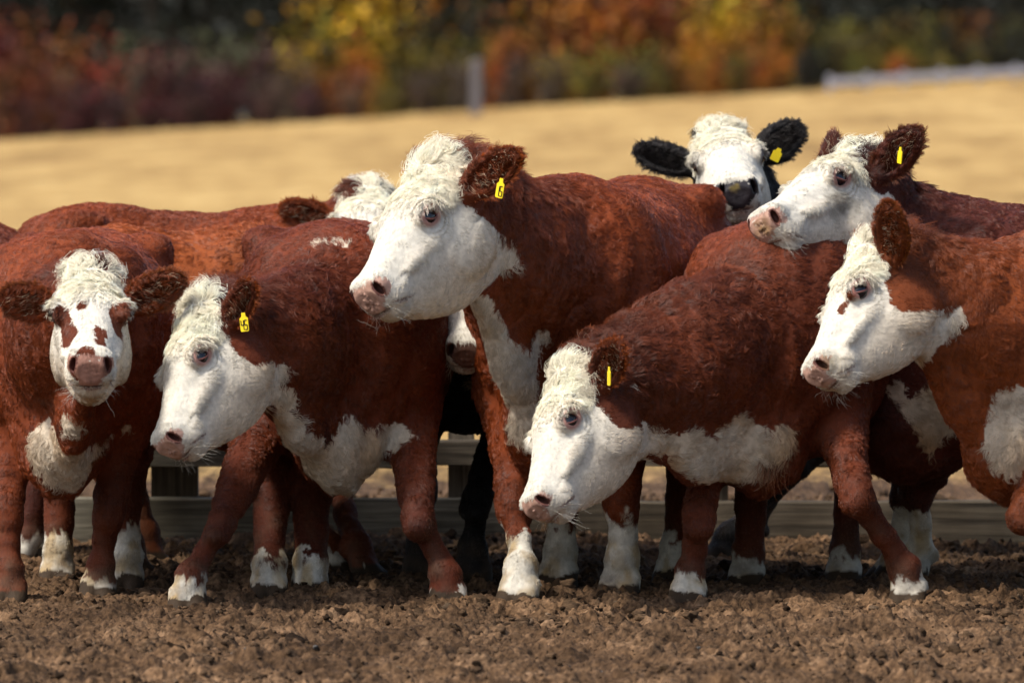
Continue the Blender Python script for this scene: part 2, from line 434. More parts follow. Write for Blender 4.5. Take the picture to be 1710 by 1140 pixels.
    V = V + N * (soft * (.010 * fbm(V * np.array([7, 7, 5]), 2, 3) + .0045 * fbm(V * 20, 2, 5) - R('trunk') * (.022 * np.exp(-((hx_ - .27 - .10 * (V[:, 2] / s - .8)) / .045) ** 2) + .020 * np.exp(-((hx_ - .60 + .35 * (V[:, 2] / s - .8)) / .05) ** 2) + .010 * np.exp(-((hx_ + .30) / .06) ** 2)) * np.clip((V[:, 2] / s - .5) * 5, 0, 1) * np.clip((1.08 - V[:, 2] / s) * 8, 0, 1) - .006 * R('upleg') * np.abs(fbm(V * 12, 2, 15)) + .0022 * R('leg') * fbm(V * np.array([20, 20, 34]), 2, 16) + .006 * R('brisket') * np.sin((V @ lat) * 75 + 3 * fbm(V * 7, 2, 17))))[:, None]
    nw = np.clip(R('neck') - .3 * R('trunk'), 0, 1)
    hx = (V - mid) @ hd / tl; axn = nrm(nh - nb); tt = (V - nb) @ axn
    V = V + N * (np.clip(nw + .35 * soft * R('trunk') * (hx > .15), 0, 1) * .021 * (np.abs(np.sin(tt * 29 + 3.5 * fbm(V * 5, 2, 9))) ** .7 - .6) * np.clip(fbm(V * 4, 2, 8) * 1.4 + .45, 0, 1))[:, None]
    V = V + N * (headw * .0007 * fbm(V * 40, 2, 6))[:, None]
    de = np.minimum(np.linalg.norm(hl - np.array([.205, .105, -.05]), axis=1), np.linalg.norm(hl - np.array([.205, -.105, -.05]), axis=1))
    V = V + N * (headw * .0022 * np.sin(de / .0135 * 6.28) * np.clip((de - .024) / .01, 0, 1) * np.clip((.075 - de) / .03, 0, 1) * (.4 + .6 * (hl[:, 2] - hl[:, 0] > -.27)))[:, None]
    N = vert_normals(V, Q)
    # a soft face flow: down the nose, back along the cheeks, up over the forehead
    u_, q_, w_ = hl.T
    ff = f[None] * .9 + v[None] * (q_ * 7)[:, None] + w[None] * (-.25)
    side_ = np.clip((np.abs(q_) - .06) / .03, 0, 1)[:, None] * np.clip((-.02 - w_) / .05, 0, 1)[:, None]
    ff = ff * (1 - side_) + side_ * (-f * .35 - w * .8)[None]
    flow = flow / np.maximum(wsum, 1e-6)[:, None]
    hm = (R('head') > .4) & (R('ear') < .5); flow[hm] = ff[hm]
    # ---- pigment
    px_, py_, dep = proj(V)
    def surf(a, b):
        dd = (px_ - a) ** 2 + (py_ - b) ** 2; c = np.nonzero(dd < 8 ** 2)[0]
        if len(c) == 0: c = np.array([np.argmin(dd)])
        return V[c[np.argmin(dep[c])]]
    wp = V + .010 * np.stack([fbm(V * 30, 2, k) for k in (21, 22, 23)], 1) + .006 * np.stack([fbm(V * 110, 2, k) for k in (31, 32, 33)], 1)
    hw = np.stack([(wp - poll) @ f, (wp - poll) @ v, (wp - poll) @ w], 1) / hs
    wm = np.zeros(len(V), bool)
    fb = np.array(cfg.get('face', [(.05, -.02), (0, -.02), (-.04, .035), (-.08, .10), (-.15, .14), (-.21, .13), (-.26, .06), (-.31, -.02), (-.36, -.02)]))
    o_ = np.argsort(fb[:, 0]); ub = np.interp(hw[:, 2], fb[o_, 0], fb[o_, 1])
    if cfg.get('white_face', True):
        wm |= (hw[:, 0] > ub) & (hw[:, 2] > -.34) & (hw[:, 2] < .12) & (np.abs(hw[:, 1]) < .2) & (np.maximum(R('head'), np.maximum(R('poll'), R('nose'))) > .05)
    def patch(lst):
        m = np.zeros(len(V), bool)
        for it in lst:
            a, r = it[0], it[-1]; A = surf(*a); B = surf(*it[1]) if len(it) == 3 else A
            ba = B - A; t = np.clip(((wp - A) @ ba) / (ba @ ba + 1e-9), 0, 1)
            m |= np.linalg.norm(wp - A - t[:, None] * ba, axis=1) < r
        return m
    wm |= patch(cfg.get('white', []))
    bp_ = patch(cfg.get('brown', [])); wm &= ~bp_
    earm = (R('ear') > .5) | (R('earin') > .3)
    wm &= ~earm
    wm |= patch(cfg.get('white2', []))
    for Te, Ft, hgt, st in stock:
        m = (np.hypot(V[:, 0] - Ft[0], V[:, 1] - Ft[1]) < .22) & (wp[:, 2] - Ft[2] < hgt + .05 * fbm(V * 14, 2, 41) + .03 * fbm(V * 60, 2, 43))
        m &= (np.maximum(R('leg'), R('hoof')) > .3)
        wm |= m
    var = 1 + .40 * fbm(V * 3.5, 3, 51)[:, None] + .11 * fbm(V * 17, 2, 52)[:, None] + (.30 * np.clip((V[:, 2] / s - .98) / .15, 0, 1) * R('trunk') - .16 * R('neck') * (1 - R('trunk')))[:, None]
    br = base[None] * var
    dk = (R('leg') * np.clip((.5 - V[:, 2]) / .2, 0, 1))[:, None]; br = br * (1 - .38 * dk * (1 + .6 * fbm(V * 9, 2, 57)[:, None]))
    br = np.where(bp_[:, None], br * .55, br)
    cr = np.clip(np.maximum(np.maximum(R('brisket'), R('dewlap')), .0) + .25 * fbm(V * 9, 2, 55), 0, 1)[:, None] * .95
    cr *= (np.clip(1 - headw * 1.2, 0, 1))[:, None]
    cr = np.maximum(cr, (.5 * (1 - headw) * (V[:, 2] > .36) * np.clip(1 + .6 * fbm(V * 8, 2, 56), 0, 1.3))[:, None])  # extra cream paints warm bounced light into the white below the head
    jaw = (headw * np.clip((-hw[:, 2] - .10) / .14, 0, 1) * .62)[:, None]
    cr = np.maximum(cr, jaw)
    wc = (WHITE * (1 - cr) + CREAM * cr) * (1 + .12 * fbm(V * 20, 2, 53)[:, None])
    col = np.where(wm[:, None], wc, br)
    gl = np.zeros(len(V))
    # mud on the lower legs
    mud = np.clip(.9 * fbm(V * 18, 3, 61) + .62 - V[:, 2] / .32, 0, 1) * (np.maximum(R('leg'), R('hoof')) > .2)
    col = col * (1 - mud[:, None] * .75) + np.array([.075, .047, .027]) * mud[:, None] * .75
    yel = np.clip(fbm(V * np.array([24, 24, 15]), 3, 63) * 1.9 + .18, 0, 1) * wm * (V[:, 2] < .45) * (R('leg') > .2)
    col = col * (1 - .72 * yel[:, None]) + np.array([.32, .20, .06]) * .72 * yel[:, None]
    hf = np.clip((R('hoof') - .25) * 4, 0, 1) * (V[:, 2] < .034 + .018 * fbm(V * 30, 2, 64)); col = col * (1 - hf[:, None]) + HOOF * hf[:, None]
    # nose leather
    nl = (hw[:, 0] > .462 - .25 * np.clip(np.abs(hw[:, 1]) - .045, 0, 1) + .02 * (hw[:, 2] < -.09)) & (hw[:, 2] < -.070) & (hw[:, 2] > -.165) & (headw > .2)
    nl |= (hw[:, 0] > .44) & (np.abs(hw[:, 1]) > .03) & (hw[:, 2] < -.083) & (hw[:, 2] > -.125) & (np.linalg.norm(hw - np.array([.465, 0, -.1]) - np.sign(hw[:, 1:2]) * np.array([[0, .05, 0]]), axis=1) < .022)
    nc = np.array(cfg.get('nose_col', PINK)); fr_ = np.clip(fbm(V[nl] * 42, 2, 72) * 1.5 - .2, 0, 1)[:, None]; col[nl] = nc * (1 + .25 * fbm(V[nl] * 60, 2, 71)[:, None]) * (1 - .45 * fr_); gl[nl] = .9
    dn_ = R('nostril') > .45; col[dn_] = nc * np.array([.30, .2, .2]); gl[dn_] = .6
    mo = (R('mouth') > .75) & (hl[:, 0] > .38); col[mo] = np.array([.26, .16, .12])
    ds = np.minimum(np.linalg.norm((hl - np.array([.207, .114, -.048])) / [1.25, 1, 1], axis=1), np.linalg.norm((hl - np.array([.207, -.114, -.048])) / [1.25, 1, 1], axis=1))
    tr_ = np.minimum(np.linalg.norm(hw - np.array([.238, .108, -.028]), axis=1), np.linalg.norm(hw - np.array([.238, -.108, -.028]), axis=1)); tr_ = (np.clip((.020 - tr_) / .012, 0, 1) * wm * .5)[:, None]; col = col * (1 - tr_) + np.array([.20, .11, .07]) * tr_
    lid = np.clip((.0375 - ds) / .010, 0, 1)[:, None] * .85; lc = np.array(cfg.get('lid_col', [.40, .17, .13])); col = col * (1 - lid) + lc * lid
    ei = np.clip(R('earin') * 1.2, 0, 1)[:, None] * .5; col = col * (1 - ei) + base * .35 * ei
    for (sa, sb), sr, sc_, st_ in cfg.get('stains', []):
        k_ = np.clip(1.3 - np.linalg.norm(wp - surf(sa, sb), axis=1) / sr + .5 * fbm(V * 60, 2, 77), 0, 1)[:, None] * st_; col = col * (1 - k_) + np.array(sc_) * k_
    col = np.clip(col, .003, .85)
    # ---- objects
    root = link('cow', None); root.empty_display_size = .2
    org = np.array([mid[0], mid[1], 0.]); root.location = org
    root['label'] = cfg['label']; root['category'] = 'cow'; root['group'] = 'cattle herd at the feed bunk'
    inv = -org
    me = mesh_from('body', V + inv, Q, M_SKIN)
    ca = me.color_attributes.new('pigment', 'FLOAT_COLOR', 'POINT')
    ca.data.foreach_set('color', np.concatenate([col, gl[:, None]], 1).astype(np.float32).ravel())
    link('body', me, root)
    # eyes
    for sg in (-1, 1):
        eo = nrm(v * sg * .93 + w * .30 + f * .22); ef = nrm(f - eo * (f @ eo)); ew = np.cross(eo, ef); ew = ew if ew @ w > 0 else -ew
        make_eye(root, H(.207, sg * .0855, -.048) + inv, ef, eo, ew, hs, cfg.get('lid', M_LID))
    # tags
    for tg in cfg.get('tags', []):
        make_tag(root, ears[tg['ear']], tg, inv)
    # ---- hair
    ln = .024 * R('trunk') * 1.0
    hair_len = np.full(len(V), .023) * cfg.get('fur', 1.0)
    crest = np.clip(N[:, 2] - .35, 0, 1)
    hair_len = hair_len + .016 * R('neck') * (1 - headw) + cfg.get('crest', .030) * crest * R('neck') + .010 * crest
    hair_len = np.where(R('brisket') + R('dewlap') > .7, .034, hair_len)
    hair_len = np.where(wm & (headw < .3) & (V[:, 2] > .38), .036, hair_len)
    sm = lambda q, lo, hi: np.clip((q - lo) / (hi - lo), 0, 1)
    k_ = sm(R('upleg'), .3, 1.0) * (1 - wm); hair_len = hair_len * (1 - k_) + np.minimum(hair_len, .020) * k_
    k_ = sm(R('leg'), .2, .8) * sm(.62 - V[:, 2], 0, .25); hair_len = hair_len * (1 - k_) + np.minimum(hair_len, .017) * k_
    k_ = sm(R('leg'), .2, .8) * sm(.34 - V[:, 2], 0, .15); hair_len = hair_len * (1 - k_) + np.minimum(hair_len, .013) * k_
    fh = np.clip((.25 - hl[:, 0]) / .17, 0, 1) * np.clip((hl[:, 2] + .085) / .04, 0, 1)
    if cfg.get('white_face', True) or True:
        hair_len = np.where(headw > .3, .0125 + .036 * fh + .006 * np.clip((-hl[:, 2] - .2) / .06, 0, 1), hair_len)
    pl = np.clip(R('poll') * 1.2, 0, 1) * np.clip((.08 - hl[:, 0]) / .06, 0, 1); hair_len = np.maximum(hair_len, cfg.get('shag', .056) * pl)
    hair_len = np.where(R('ear') > .5, .022, hair_len)
    curl = np.clip(fh * .9 + pl, 0, 1) + .60 * soft
    lift = .16 + .03 * np.clip(R('leg'), 0, 1) + .20 * fh + .20 * pl + .22 * R('neck') * crest
    bald = (gl > .3) | (R('hoof') > .8) & (V[:, 2] < .06) | (ds < .031) | (R('nostril') > .3) | (R('earin') > .85)
    make_hair(cfg, root, V, Q, N, flow, hair_len, curl, lift, bald, col, inv, headw, earm, base, hs, H, f, v, w, ears, surf)
    return root

def tube(path, r, n=8, closed=False):
    """swept tube -> verts, quads"""
    path = np.array(path, float); k = len(path); r = np.broadcast_to(r, (k,))
    V, Q = [], []
    for i in range(k):
        a = path[(i - 1) % k] if closed or i else path[0]; b = path[(i + 1) % k] if closed or i < k - 1 else path[-1]
        t = nrm(b - a); x = nrm(np.cross(t, [.3, .5, .81])); y = np.cross(t, x)
        for j in range(n):
            an = 2 * math.pi * j / n; V.append(path[i] + (x * math.cos(an) + y * math.sin(an)) * r[i])
    for i in range(k if closed else k - 1):
        for j in range(n):
            Q.append((i * n + j, i * n + (j + 1) % n, ((i + 1) % k) * n + (j + 1) % n, ((i + 1) % k) * n + j))
    return np.array(V), np.array(Q)

def make_eye(root, c, f, out, w, hs, lidmat):
    r = .0280 * hs; V, Q = [], []
    a, b = 16, 24
    for i in range(a + 1):
        th = math.pi * i / a
        for j in range(b):
            ph = 2 * math.pi * j / b
            V.append(c + r * (out * math.cos(th) + (f * math.cos(ph) * 1.08 + w * math.sin(ph)) * math.sin(th)))
    for i in range(a):
        for j in range(b): Q.append((i * b + j, (i + 1) * b + j, (i + 1) * b + (j + 1) % b, i * b + (j + 1) % b))
    e = link('eye', mesh_from('eye', np.array(V), np.array(Q), M_EYE), root)
    up, lo = [], []
    for k in range(28):
        t = 2 * math.pi * k / 28
        x = math.cos(t) * .0258; y = math.sin(t) * (.0160 if math.sin(t) > 0 else .0142)
        z = math.sqrt(max(.0294 ** 2 - x * x * .85 - y * y, 1e-6))
        # the eye slit runs along the face, its front corner a little lower
        up.append(c + hs * ((f + w) * .7071 * x + (w - f) * .7071 * y + out * z))
    V, Q = tube(up, .0028 * hs, 8, True)
    link('eyelid', mesh_from('eyelid', V, Q, lidmat), e)

DIGITS = {'0': '1110111', '1': '0010010', '2': '1011101', '3': '1011011', '4': '0111010', '5': '1101011', '6': '1101111', '7': '1010010', '8': '1111111', '9': '1111011'}
def seg_lines(ch):
    p = {'tl': (0, 1), 'tr': (.55, 1), 'ml': (0, .5), 'mr': (.55, .5), 'bl': (0, 0), 'br': (.55, 0)}
    S = [('tl', 'tr'), ('tl', 'ml'), ('tr', 'mr'), ('ml', 'mr'), ('ml', 'bl'), ('mr', 'br'), ('bl', 'br')]
    return [(p[a], p[b]) for k, (a, b) in enumerate(S) if DIGITS[ch][k] == '1']

def make_tag(root, ear, tg, inv):
    b0, ax, op, sd_, el, wd_, c0 = ear
    nrmv = nrm(np.array(tg.get('face', (0, -1, 0)))); dn = np.array(tg.get('down', (0, 0, -1.)), float); dn = nrm(dn - nrmv * (dn @ nrmv)); rt = np.cross(dn, nrmv)
    rt = -rt if rt[0] < 0 else rt
    wv, hv = tg.get('size', (.030, .050)); top = np.array(tg['at']) + inv
    out = [(-.5, -.15), (-.28, -.30), (-.18, -.02), (.0, .04), (.2, .04), (.3, -.12), (.5, -.16), (.5, -.92), (.42, -1), (-.42, -1), (-.5, -.92)]
    out = [(-.22, .0), (.22, .0), (.26, -.2), (.5, -.3), (.5, -.94), (.42, -1), (-.42, -1), (-.5, -.94), (-.5, -.3), (-.26, -.2)]
    pts = [top + rt * a * wv - dn * b * hv * 1.0 for a, b in out]
    th = .0014; n = len(pts)
    V = np.array([p + nrmv * th for p in pts] + [p - nrmv * th for p in pts])
    me = bpy.data.meshes.new('ear_tag'); fs = [tuple(range(n)), tuple(range(2 * n - 1, n - 1, -1))] + [(i, i + n, (i + 1) % n + n, (i + 1) % n) for i in range(n)]
    me.from_pydata([tuple(q) for q in V], [], fs); me.materials.append(M_TAG); me.update()
    o = link('ear_tag', me, root)
    if tg.get('text'):
        segs = []
        x0 = -.36
        for ch in tg['text']:
            for (ax_, ay_), (bx_, by_) in seg_lines(ch):
                a = top + rt * (x0 + ax_ * .55) * wv + dn * (.90 - ay_ * .5) * hv + nrmv * (th + .0008); b = top + rt * (x0 + bx_ * .55) * wv + dn * (.90 - by_ * .5) * hv + nrmv * (th + .0008)
                v_, q_ = tube([a, b], .0013, 6); segs.append((v_, q_))
            x0 += .42
        VV = np.concatenate([s[0] for s in segs]); off = np.cumsum([0] + [len(s[0]) for s in segs]); QQ = np.concatenate([s[1] + off[i] for i, s in enumerate(segs)])
        link('tag_number', mesh_from('tag_number', VV, QQ, M_INK), o)

def hair_curves(name, pts, rad, tint, parent):
    """pts (N,K,3)"""
    n, k = pts.shape[:2]
    hc = bpy.data.hair_curves.new(name); hc.add_curves([k] * n)
    hc.position_data.foreach_set('vector', pts.astype(np.float32).ravel()) if hasattr(hc, 'position_data') else hc.attributes['position'].data.foreach_set('vector', pts.astype(np.float32).ravel())
    ra = hc.attributes.get('radius') or hc.attributes.new('radius', 'FLOAT', 'POINT')
    ra.data.foreach_set('value', rad.astype(np.float32).ravel())
    ta = hc.attributes.new('tint', 'FLOAT_COLOR', 'POINT')
    ta.data.foreach_set('color', np.concatenate([tint, np.ones((n, k, 1))], 2).astype(np.float32).ravel())
    hc.materials.append(M_HAIR)
    return link(name, hc, parent)

def strands(p0, n, fl, L, curl, lift, col, base, rng, K=5, wide=1.0, clump=.013):
    N = len(p0)
    fl = fl - n * (fl * n).sum(1)[:, None]; fl = nrm(fl + 1e-4)
    bt = np.cross(n, fl)
    a = .50 * fbm(p0 * 9, 2, 81) + .50 * fbm(p0 * 38, 2, 82) + rng.normal(0, .07, N); a = a * (1 + 1.3 * np.clip(curl, 0, 1))
    fl = fl * np.cos(a)[:, None] + bt * np.sin(a)[:, None]; bt = np.cross(n, fl)
    L = L * rng.uniform(.6, 1.25, N)
    lf = lift * rng.uniform(.4, 1.4, N) * (1 + .8 * vnoise(p0 * 55, 99))
    # clumps: strands of one jittered cell lean to a common tip
    cs = np.where(L > .034, clump * 1.7, np.where(L < .013, clump * .7, np.where(L < .0195, clump * .9, clump * 1.5)))[:, None]; cell = np.floor(p0 / cs + .6 * np.stack([fbm(p0 * 40, 1, k) for k in (91, 92, 93)], 1)); cc = (cell + .5) * cs
    pull = cc - p0; pull = pull - n * (pull * n).sum(1)[:, None]
    ph = vnoise(cell * 1.37 + .5, 95) * 6.28; cf = 1.1 + .5 * vnoise(cell * 2.1 + .5, 96)
    pts = np.zeros((N, K, 3))
    for i in range(K):
        t = i / (K - 1)
        sw = np.sin(6.28 * cf * t + ph) - np.sin(ph)
        side = bt * (np.clip(curl, 0, 1.2) * L * .30 * sw * t)[:, None]
        pts[:, i] = p0 - n * .001 + fl * (L * t * (1 - .12 * t))[:, None] + n * (L * lf * (t - .62 * t * t))[:, None] + side + pull * (np.where(L < .014, .25, .80) * t ** .8)[:, None]
    tt = np.linspace(0, 1, K)
    rad = (.00066 * wide * (1 - .8 * tt ** 1.5))[None] * rng.uniform(.7, 1.3, N)[:, None]
    cv = (1 + np.where(L < .014, .10, .28) * vnoise(cell * 1.71 + .5, 97) + rng.normal(0, .05, N))[:, None, None]
    isw = (col.mean(1) > .25)[:, None, None]
    isb = (col.max(1) < .03)[:, None, None]
    g = tt[None, :, None]
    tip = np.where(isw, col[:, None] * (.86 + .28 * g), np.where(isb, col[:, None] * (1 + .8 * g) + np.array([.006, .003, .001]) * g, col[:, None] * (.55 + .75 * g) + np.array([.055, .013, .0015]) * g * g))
    return pts, rad, np.clip(tip * cv, .002, .9)

def make_hair(cfg, root, V, Q, N, flow, hlen, curl, lift, bald, col, inv, headw, earm, base, hs, H, f, v, w, ears, surf):
    rng = np.random.default_rng(cfg.get('seed', 1))
    qc = V[Q].mean(1); d1 = V[Q[:, 2]] - V[Q[:, 0]]; d2 = V[Q[:, 3]] - V[Q[:, 1]]
    cr = np.cross(d1, d2); ar = np.linalg.norm(cr, axis=1) / 2; qn = cr / (2 * ar[:, None] + 1e-12)
    view = nrm(np.array([0, -CAM_D, CAM_H]) - qc); fac = (qn * view).sum(1)
    dens = np.where(fac > -.45, 1.0, .12) * cfg.get('dens', 1.0)
    px, py, _ = proj(qc)
    dens = dens * np.where((px > -120) & (px < 1830), 1, .1)
    hq = hlen[Q].mean(1); hd = headw[Q].mean(1); eq = earm[Q].mean(1)
    dn = 135000 * np.clip(.018 / hq, .62, 1.5) * np.where(hd > .3, 2.0, 1.1) * dens * HAIR
    dn = np.where(eq > .3, 150000 * dens * HAIR, dn)
    dn[bald[Q].any(1)] = 0
    lam = dn * ar; cnt = rng.poisson(lam); qi = np.repeat(np.arange(len(Q)), cnt); n = len(qi)
    a, b = rng.random((2, n)); wts = np.stack([(1 - a) * (1 - b), a * (1 - b), a * b, (1 - a) * b], 1)
    def it(A):
        if A.ndim == 1: return (A[Q[qi]] * wts).sum(1)
        return (A[Q[qi]] * wts[:, :, None]).sum(1)
    p0 = it(V); nn = nrm(it(N)); fl = it(flow); L = it(hlen); cu = it(curl); lf = it(lift)
    pick = (wts.cumsum(1) > rng.random(n)[:, None]).argmax(1); cl = col[Q[qi, pick]]
    thin = np.clip(L / .022, .6, 1.0)
    wl = np.clip((L - .018) / .02, 0, 1) * (cl.mean(1) > .25) * it(headw); cl = np.clip(cl * (1 + .35 * wl[:, None]) + np.array([.03, .02, -.03]) * wl[:, None], 0, .86)
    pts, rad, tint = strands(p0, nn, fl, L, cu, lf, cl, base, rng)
    rad = rad * thin[:, None]
    P_, R_, T_ = [pts], [rad], [tint]
    # long soft hair fringing each ear and filling its mouth
    for (b0, ax, op, sd_, el, wd_, c0) in ears:
        m = int(1500 * HAIR * cfg.get('dens', 1.0)); th = rng.uniform(0, 2 * math.pi, m)
        rim = c0 + ax * (np.cos(th) * el * .48)[:, None] + sd_ * (np.sin(th) * wd_ * .92)[:, None] + op * rng.uniform(-.006, .010, m)[:, None]
        od = nrm(ax * (np.cos(th) * .8 + .55)[:, None] + sd_ * np.sin(th)[:, None] + op * rng.normal(.1, .3, m)[:, None] + rng.normal(0, .2, (m, 3)) + ax * .5 + np.array([0, 0, -.35]))
        ec = cfg.get('ear_col', np.clip(base * 1.6 + [.07, .020, 0], 0, 1) if base[0] > .05 else base * 1.6)
        q = strands(rim, nrm(np.cross(od, ax + .01)), od, np.full(m, .019 * hs), np.full(m, .3), np.full(m, .1), np.tile(ec, (m, 1)) * rng.uniform(.6, 1.2, (m, 1)), base, rng)
        P_.append(q[0]); R_.append(q[1]); T_.append(q[2])
        m = int(700 * HAIR * cfg.get('dens', 1.0)); x = rng.uniform(-.45, .35, m); y = rng.uniform(-.6, .6, m)
        p = c0 + ax * (x * el)[:, None] + sd_ * (y * wd_)[:, None] + op * .004
        od = nrm(ax + op * .8 + sd_ * (-y)[:, None] + rng.normal(0, .25, (m, 3)))
        pale = (rng.random(m) < .13)[:, None]
        q = strands(p, nrm(np.cross(od, sd_)), od, np.full(m, .040 * hs), np.full(m, .3), np.full(m, .1), np.where(pale, np.array([.45, .36, .25]) if base[0] > .05 else base, base * .8), base, rng)
        P_.append(q[0]); R_.append(q[1]); T_.append(q[2])
    # lashes
    for sg in (-1, 1):
        m = 130; t = rng.uniform(.08, .92, m) * math.pi
        eo = nrm(v * sg * .93 + w * .30 + f * .22); ef = nrm(f - eo * (f @ eo)); ew = np.cross(eo, ef); ew = ew if ew @ w > 0 else -ew
        ei_, ej_ = (ef + ew) * .7071, (ew - ef) * .7071
        x = np.cos(t) * .025; y = np.sin(t) * .0145; z = np.sqrt(np.maximum(.0312 ** 2 - x * x * .85 - y * y, 1e-6))
        p = H(.207, sg * .0855, -.048) + hs * (ei_ * x[:, None] + ej_ * y[:, None] + eo * z[:, None])
        od = nrm(eo * .75 - ej_ * .55 + ei_ * (x * 16)[:, None] + rng.normal(0, .12, (m, 3)))
        q = strands(p, np.tile(ew, (m, 1)), od, np.full(m, .022 * hs), np.zeros(m), np.full(m, .3), np.tile(np.array(cfg.get('lash', WHITE)), (m, 1)), base, rng, clump=.004)
        P_.append(q[0]); R_.append(q[1] * .9); T_.append(q[2])
    # whiskers
    m = 55; sgn = rng.choice([-1, 1], m); uu = rng.uniform(.41, .485, m); ww = rng.uniform(-.205, -.13, m)
    p = H(0, 0, 0) + hs * (f * uu[:, None] + v * (sgn * .045)[:, None] + w * ww[:, None])
    od = nrm(f * .5 + v * (sgn * .6)[:, None] - w * .6 + rng.normal(0, .35, (m, 3)))
    q = strands(p, np.tile(f, (m, 1)), od, np.full(m, .055 * hs), np.full(m, .2), np.full(m, .1), np.tile(WHITE * .9, (m, 1)), base, rng)
    P_.append(q[0]); R_.append(q[1] * .45); T_.append(q[2])
    # named tufts: (pixel root, direction, length, spread, count, colour)
    for (a_, b_), d_, l_, sp, m, c_ in cfg.get('tufts', []):
        c0 = surf(a_, b_); m = int(m)
        p = c0 + rng.normal(0, sp, (m, 3)) * [1, .4, .6]; od = nrm(np.array(d_) + rng.normal(0, .28, (m, 3)))
        q = strands(p, nrm(np.cross(od, [.2, -1, .1])), od, np.full(m, l_), np.full(m, .5), np.full(m, .25), np.tile(np.array(c_), (m, 1)), base, rng, K=7)
        P_.append(np.stack([q[0][:, i] for i in (0, 1, 3, 5, 6)], 1)); R_.append(q[1][:, [0, 1, 3, 5, 6]]); T_.append(q[2][:, [0, 1, 3, 5, 6]])
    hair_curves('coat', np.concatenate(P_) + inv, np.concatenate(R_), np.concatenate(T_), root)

def G(px, Y, z=-.024):
    """foot on the ground in picture column px at depth Y"""
    p = P(px, 500, Y); return np.array([p[0], Y, z])

def XY(px, Y): return (P(px, 500, Y)[0], Y)

# ------------------------------------------------------------------ ground: one sheet from behind the camera to beyond the wood
def field_z(x, y):
    k = np.clip((y - 4) / 136.0, 0, 1.15)
    return k * (1.32 + .0615 * np.clip(x, -45, 45)) + .05 * np.clip(k * 8, 0, 1) * vnoise(np.stack([x * .22, y * .12, 0 * x], 1), 5)

_pr = np.random.default_rng(21); PITS = [(_pr.uniform(-1.9, 1.9), _pr.uniform(-3.0, 3.0), _pr.uniform(.05, .085), _pr.uniform(.012, .034)) for _ in range(260)]
def mud_z(x, y):
    p = np.stack([x, y, 0 * x], 1)
    q = p + .06 * np.stack([fbm(p * 5, 2, 206), fbm(p * 5, 2, 207), 0 * x], 1)
    a = .018 * fbm(p * 1.8, 2, 201) + .036 * (.35 - np.abs(fbm(q * 4.2, 3, 202))) + .024 * np.clip(fbm(q * 11, 2, 203) * 1.4, 0, 1) ** .7 + .018 * np.clip(fbm(q * 26, 2, 204) * 1.3, 0, 1) ** .7 + .016 * np.abs(vnoise(q * 46, 208)) + .010 * np.abs(vnoise(p * 95, 205))
    for px_, py_, r_, d_ in PITS:                       # hoof prints trodden into the mud
        m = (np.abs(x - px_) < 2 * r_) & (np.abs(y - py_) < 2 * r_)
        if m.any():
            q_ = np.hypot(x[m] - px_, (y[m] - py_) * .8) / r_; a[m] += d_ * (-np.exp(-(q_ / .62) ** 4) + .45 * np.exp(-((q_ - 1.15) / .28) ** 2))
    return a - .022

